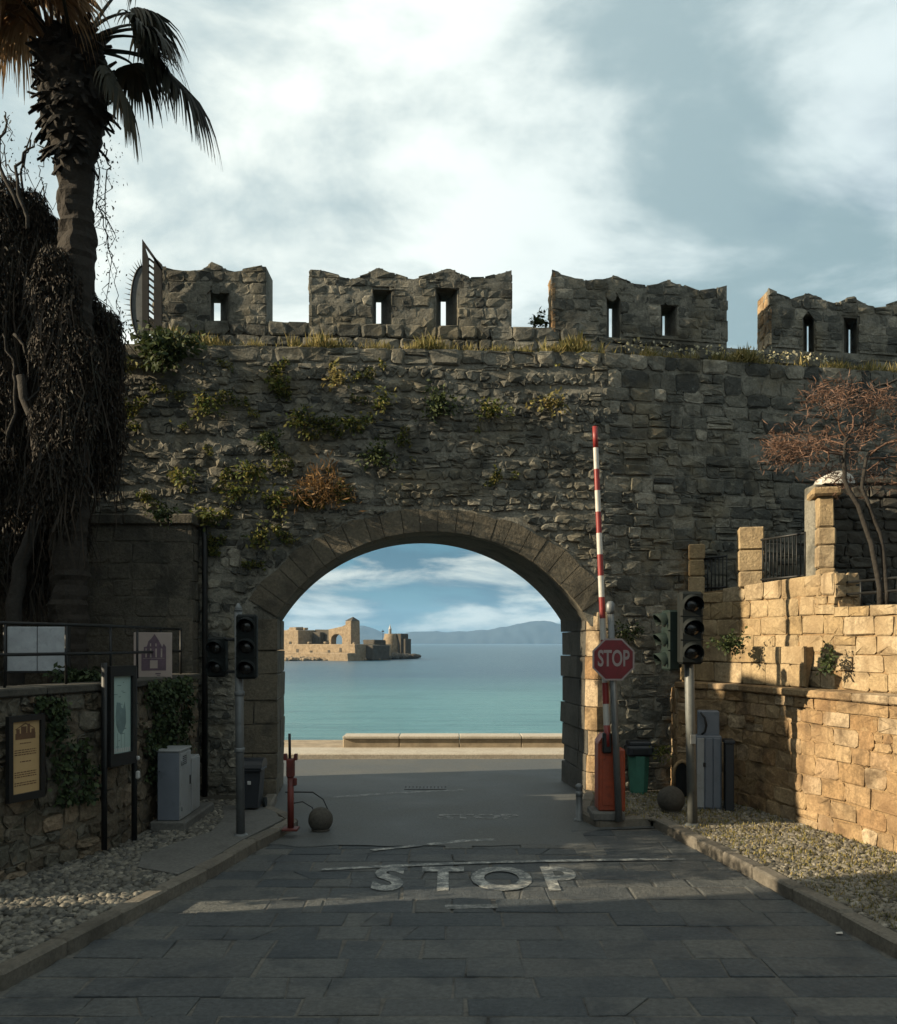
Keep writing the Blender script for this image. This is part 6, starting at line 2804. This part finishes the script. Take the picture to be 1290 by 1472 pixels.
P = np.stack([X, np.array([wall_y(x) for x in X]) + g.uniform(.0, .2, n), TOPZ + .10 + .16 * g.random(n)], 1)
fl = quads_mesh('ledge_flowers', leaf_quads(P, .05, g, .9), L_FLOW)
tag(fl, 'small pale flower heads among the ledge grass right of the arch', 'flowers', kind='stuff')


# unseen hedge added behind the left wall, left of the picture: its gaps dapple the road
g = np.random.default_rng(71)
hg = empty('hedge', (-5.75, 9.1, .1))
tag(hg, 'unseen loose green hedge added behind the left roadside wall to dapple the road', 'hedge')
P = []
while len(P) < 5200:
    y, z, x = g.uniform(-1.15, 1.25), g.uniform(1.2, 3.35), g.normal() * .16
    if noise.noise((y * 3.4, z * 1.1, 2)) + .7 * noise.noise((y * 1.6, z * 3.4, 7)) > -.20 - .10 * (z < 2.4):
        P.append((x, y, z))
P = np.array(P)
quads_mesh('leaves', leaf_quads(P, .085, g, .6), L_OLIVE, parent=hg)
m = MB()
for y in (-.9, -.3, .3, .9):
    m.tube([(0, y, 0), (.03, y + .05, 1.2), (-.02, y + .1, 2.8)], [.035, .03, .012], 6)
m.build('stems', BARK, hg)

# ------------------------------------------------------------------ unseen houses added across the left wall, shaped to cast shade
def house(x0, x1, y0, y1, h, label, roof=None, ridge=None):
    e = empty('shade_house', ((x0 + x1) / 2, (y0 + y1) / 2, 0))
    tag(e, label, 'shade house')
    cx, cy = (x0 + x1) / 2, (y0 + y1) / 2
    m = MB()
    m.box((0, 0, h / 2 - .05), (x1 - x0, y1 - y0, h + .1), .02)
    m.build('wall', LEFTS, e)
    if roof:
        m = MB()
        o = .25
        hy = (y1 - y0) / 2
        rz, ra, rb = roof, ridge[0] - cy, ridge[1] - cy
        a = (x1 - x0) / 2 + o
        poly = [(-hy - .12, h - .1), (hy + .12, h - .1), (hy + .12, h + .04), (rb, rz), (ra, rz), (-hy - .12, h + .04)]
        m.prism(poly, -a, a, lambda p, q, s: Vector((s, p, q)))
        m.build('roof', TILE, e)
    else:
        m = MB()
        m.box((0, 0, h + .12), (x1 - x0 + .3, y1 - y0 + .3, .22), .02)
        m.build('cornice', LEFTS, e)
    for yy in np.arange(y0 + 1.0, y1 - .6, 2.2):
        for zz in np.arange(1.6, h - .9, 2.6):
            m = MB()
            m.box(((x1 - x0) / 2 + .01, yy - cy, zz), (.10, .80, 1.2), .01)
            m.build('window_frame', WOOD, e)
            m = MB()
            m.box(((x1 - x0) / 2 + .05, yy - cy, zz), (.06, .64, 1.04), .005)
            m.build('window_pane', GLASSD, e)
    return e


house(-10.4, -8.4, 9.62, 11.45, 4.95, 'unseen narrow house with a steep tiled roof, added beyond the left wall to shade the golden wall', 6.7, (9.95, 11.1))
house(-11.0, -7.6, -7.0, 6.35, 8.2, 'unseen tall plain house added left of the road to shade the foreground')

# ------------------------------------------------------------------ haze over the water
def add_haze(density):
    m = bpy.data.materials.new('haze_air')
    m.use_nodes = True
    m.node_tree.nodes.clear()
    h = NT(m.node_tree)
    pv = h.n('ShaderNodeVolumePrincipled')
    pv.inputs['Color'].default_value = (.36, .64, 1.0, 1)
    pv.inputs['Density'].default_value = density
    pv.inputs['Anisotropy'].default_value = 0.0
    out = h.n('ShaderNodeOutputMaterial')
    h.l(pv.outputs[0], out.inputs['Volume'])
    mb = MB()
    V = [(-4200, -80, -3), (4200, -80, -3), (4200, 6800, -3), (-4200, 6800, -3), (-4200, -80, 260), (4200, -80, 260), (4200, 6800, 260), (-4200, 6800, 260)]
    mb.add(V, [(3, 2, 1, 0), (4, 5, 6, 7), (0, 1, 5, 4), (1, 2, 6, 5), (2, 3, 7, 6), (3, 0, 4, 7)])
    o = mb.build('haze', m)
    tag(o, kind='stuff')
    return o


add_haze(0.00008)
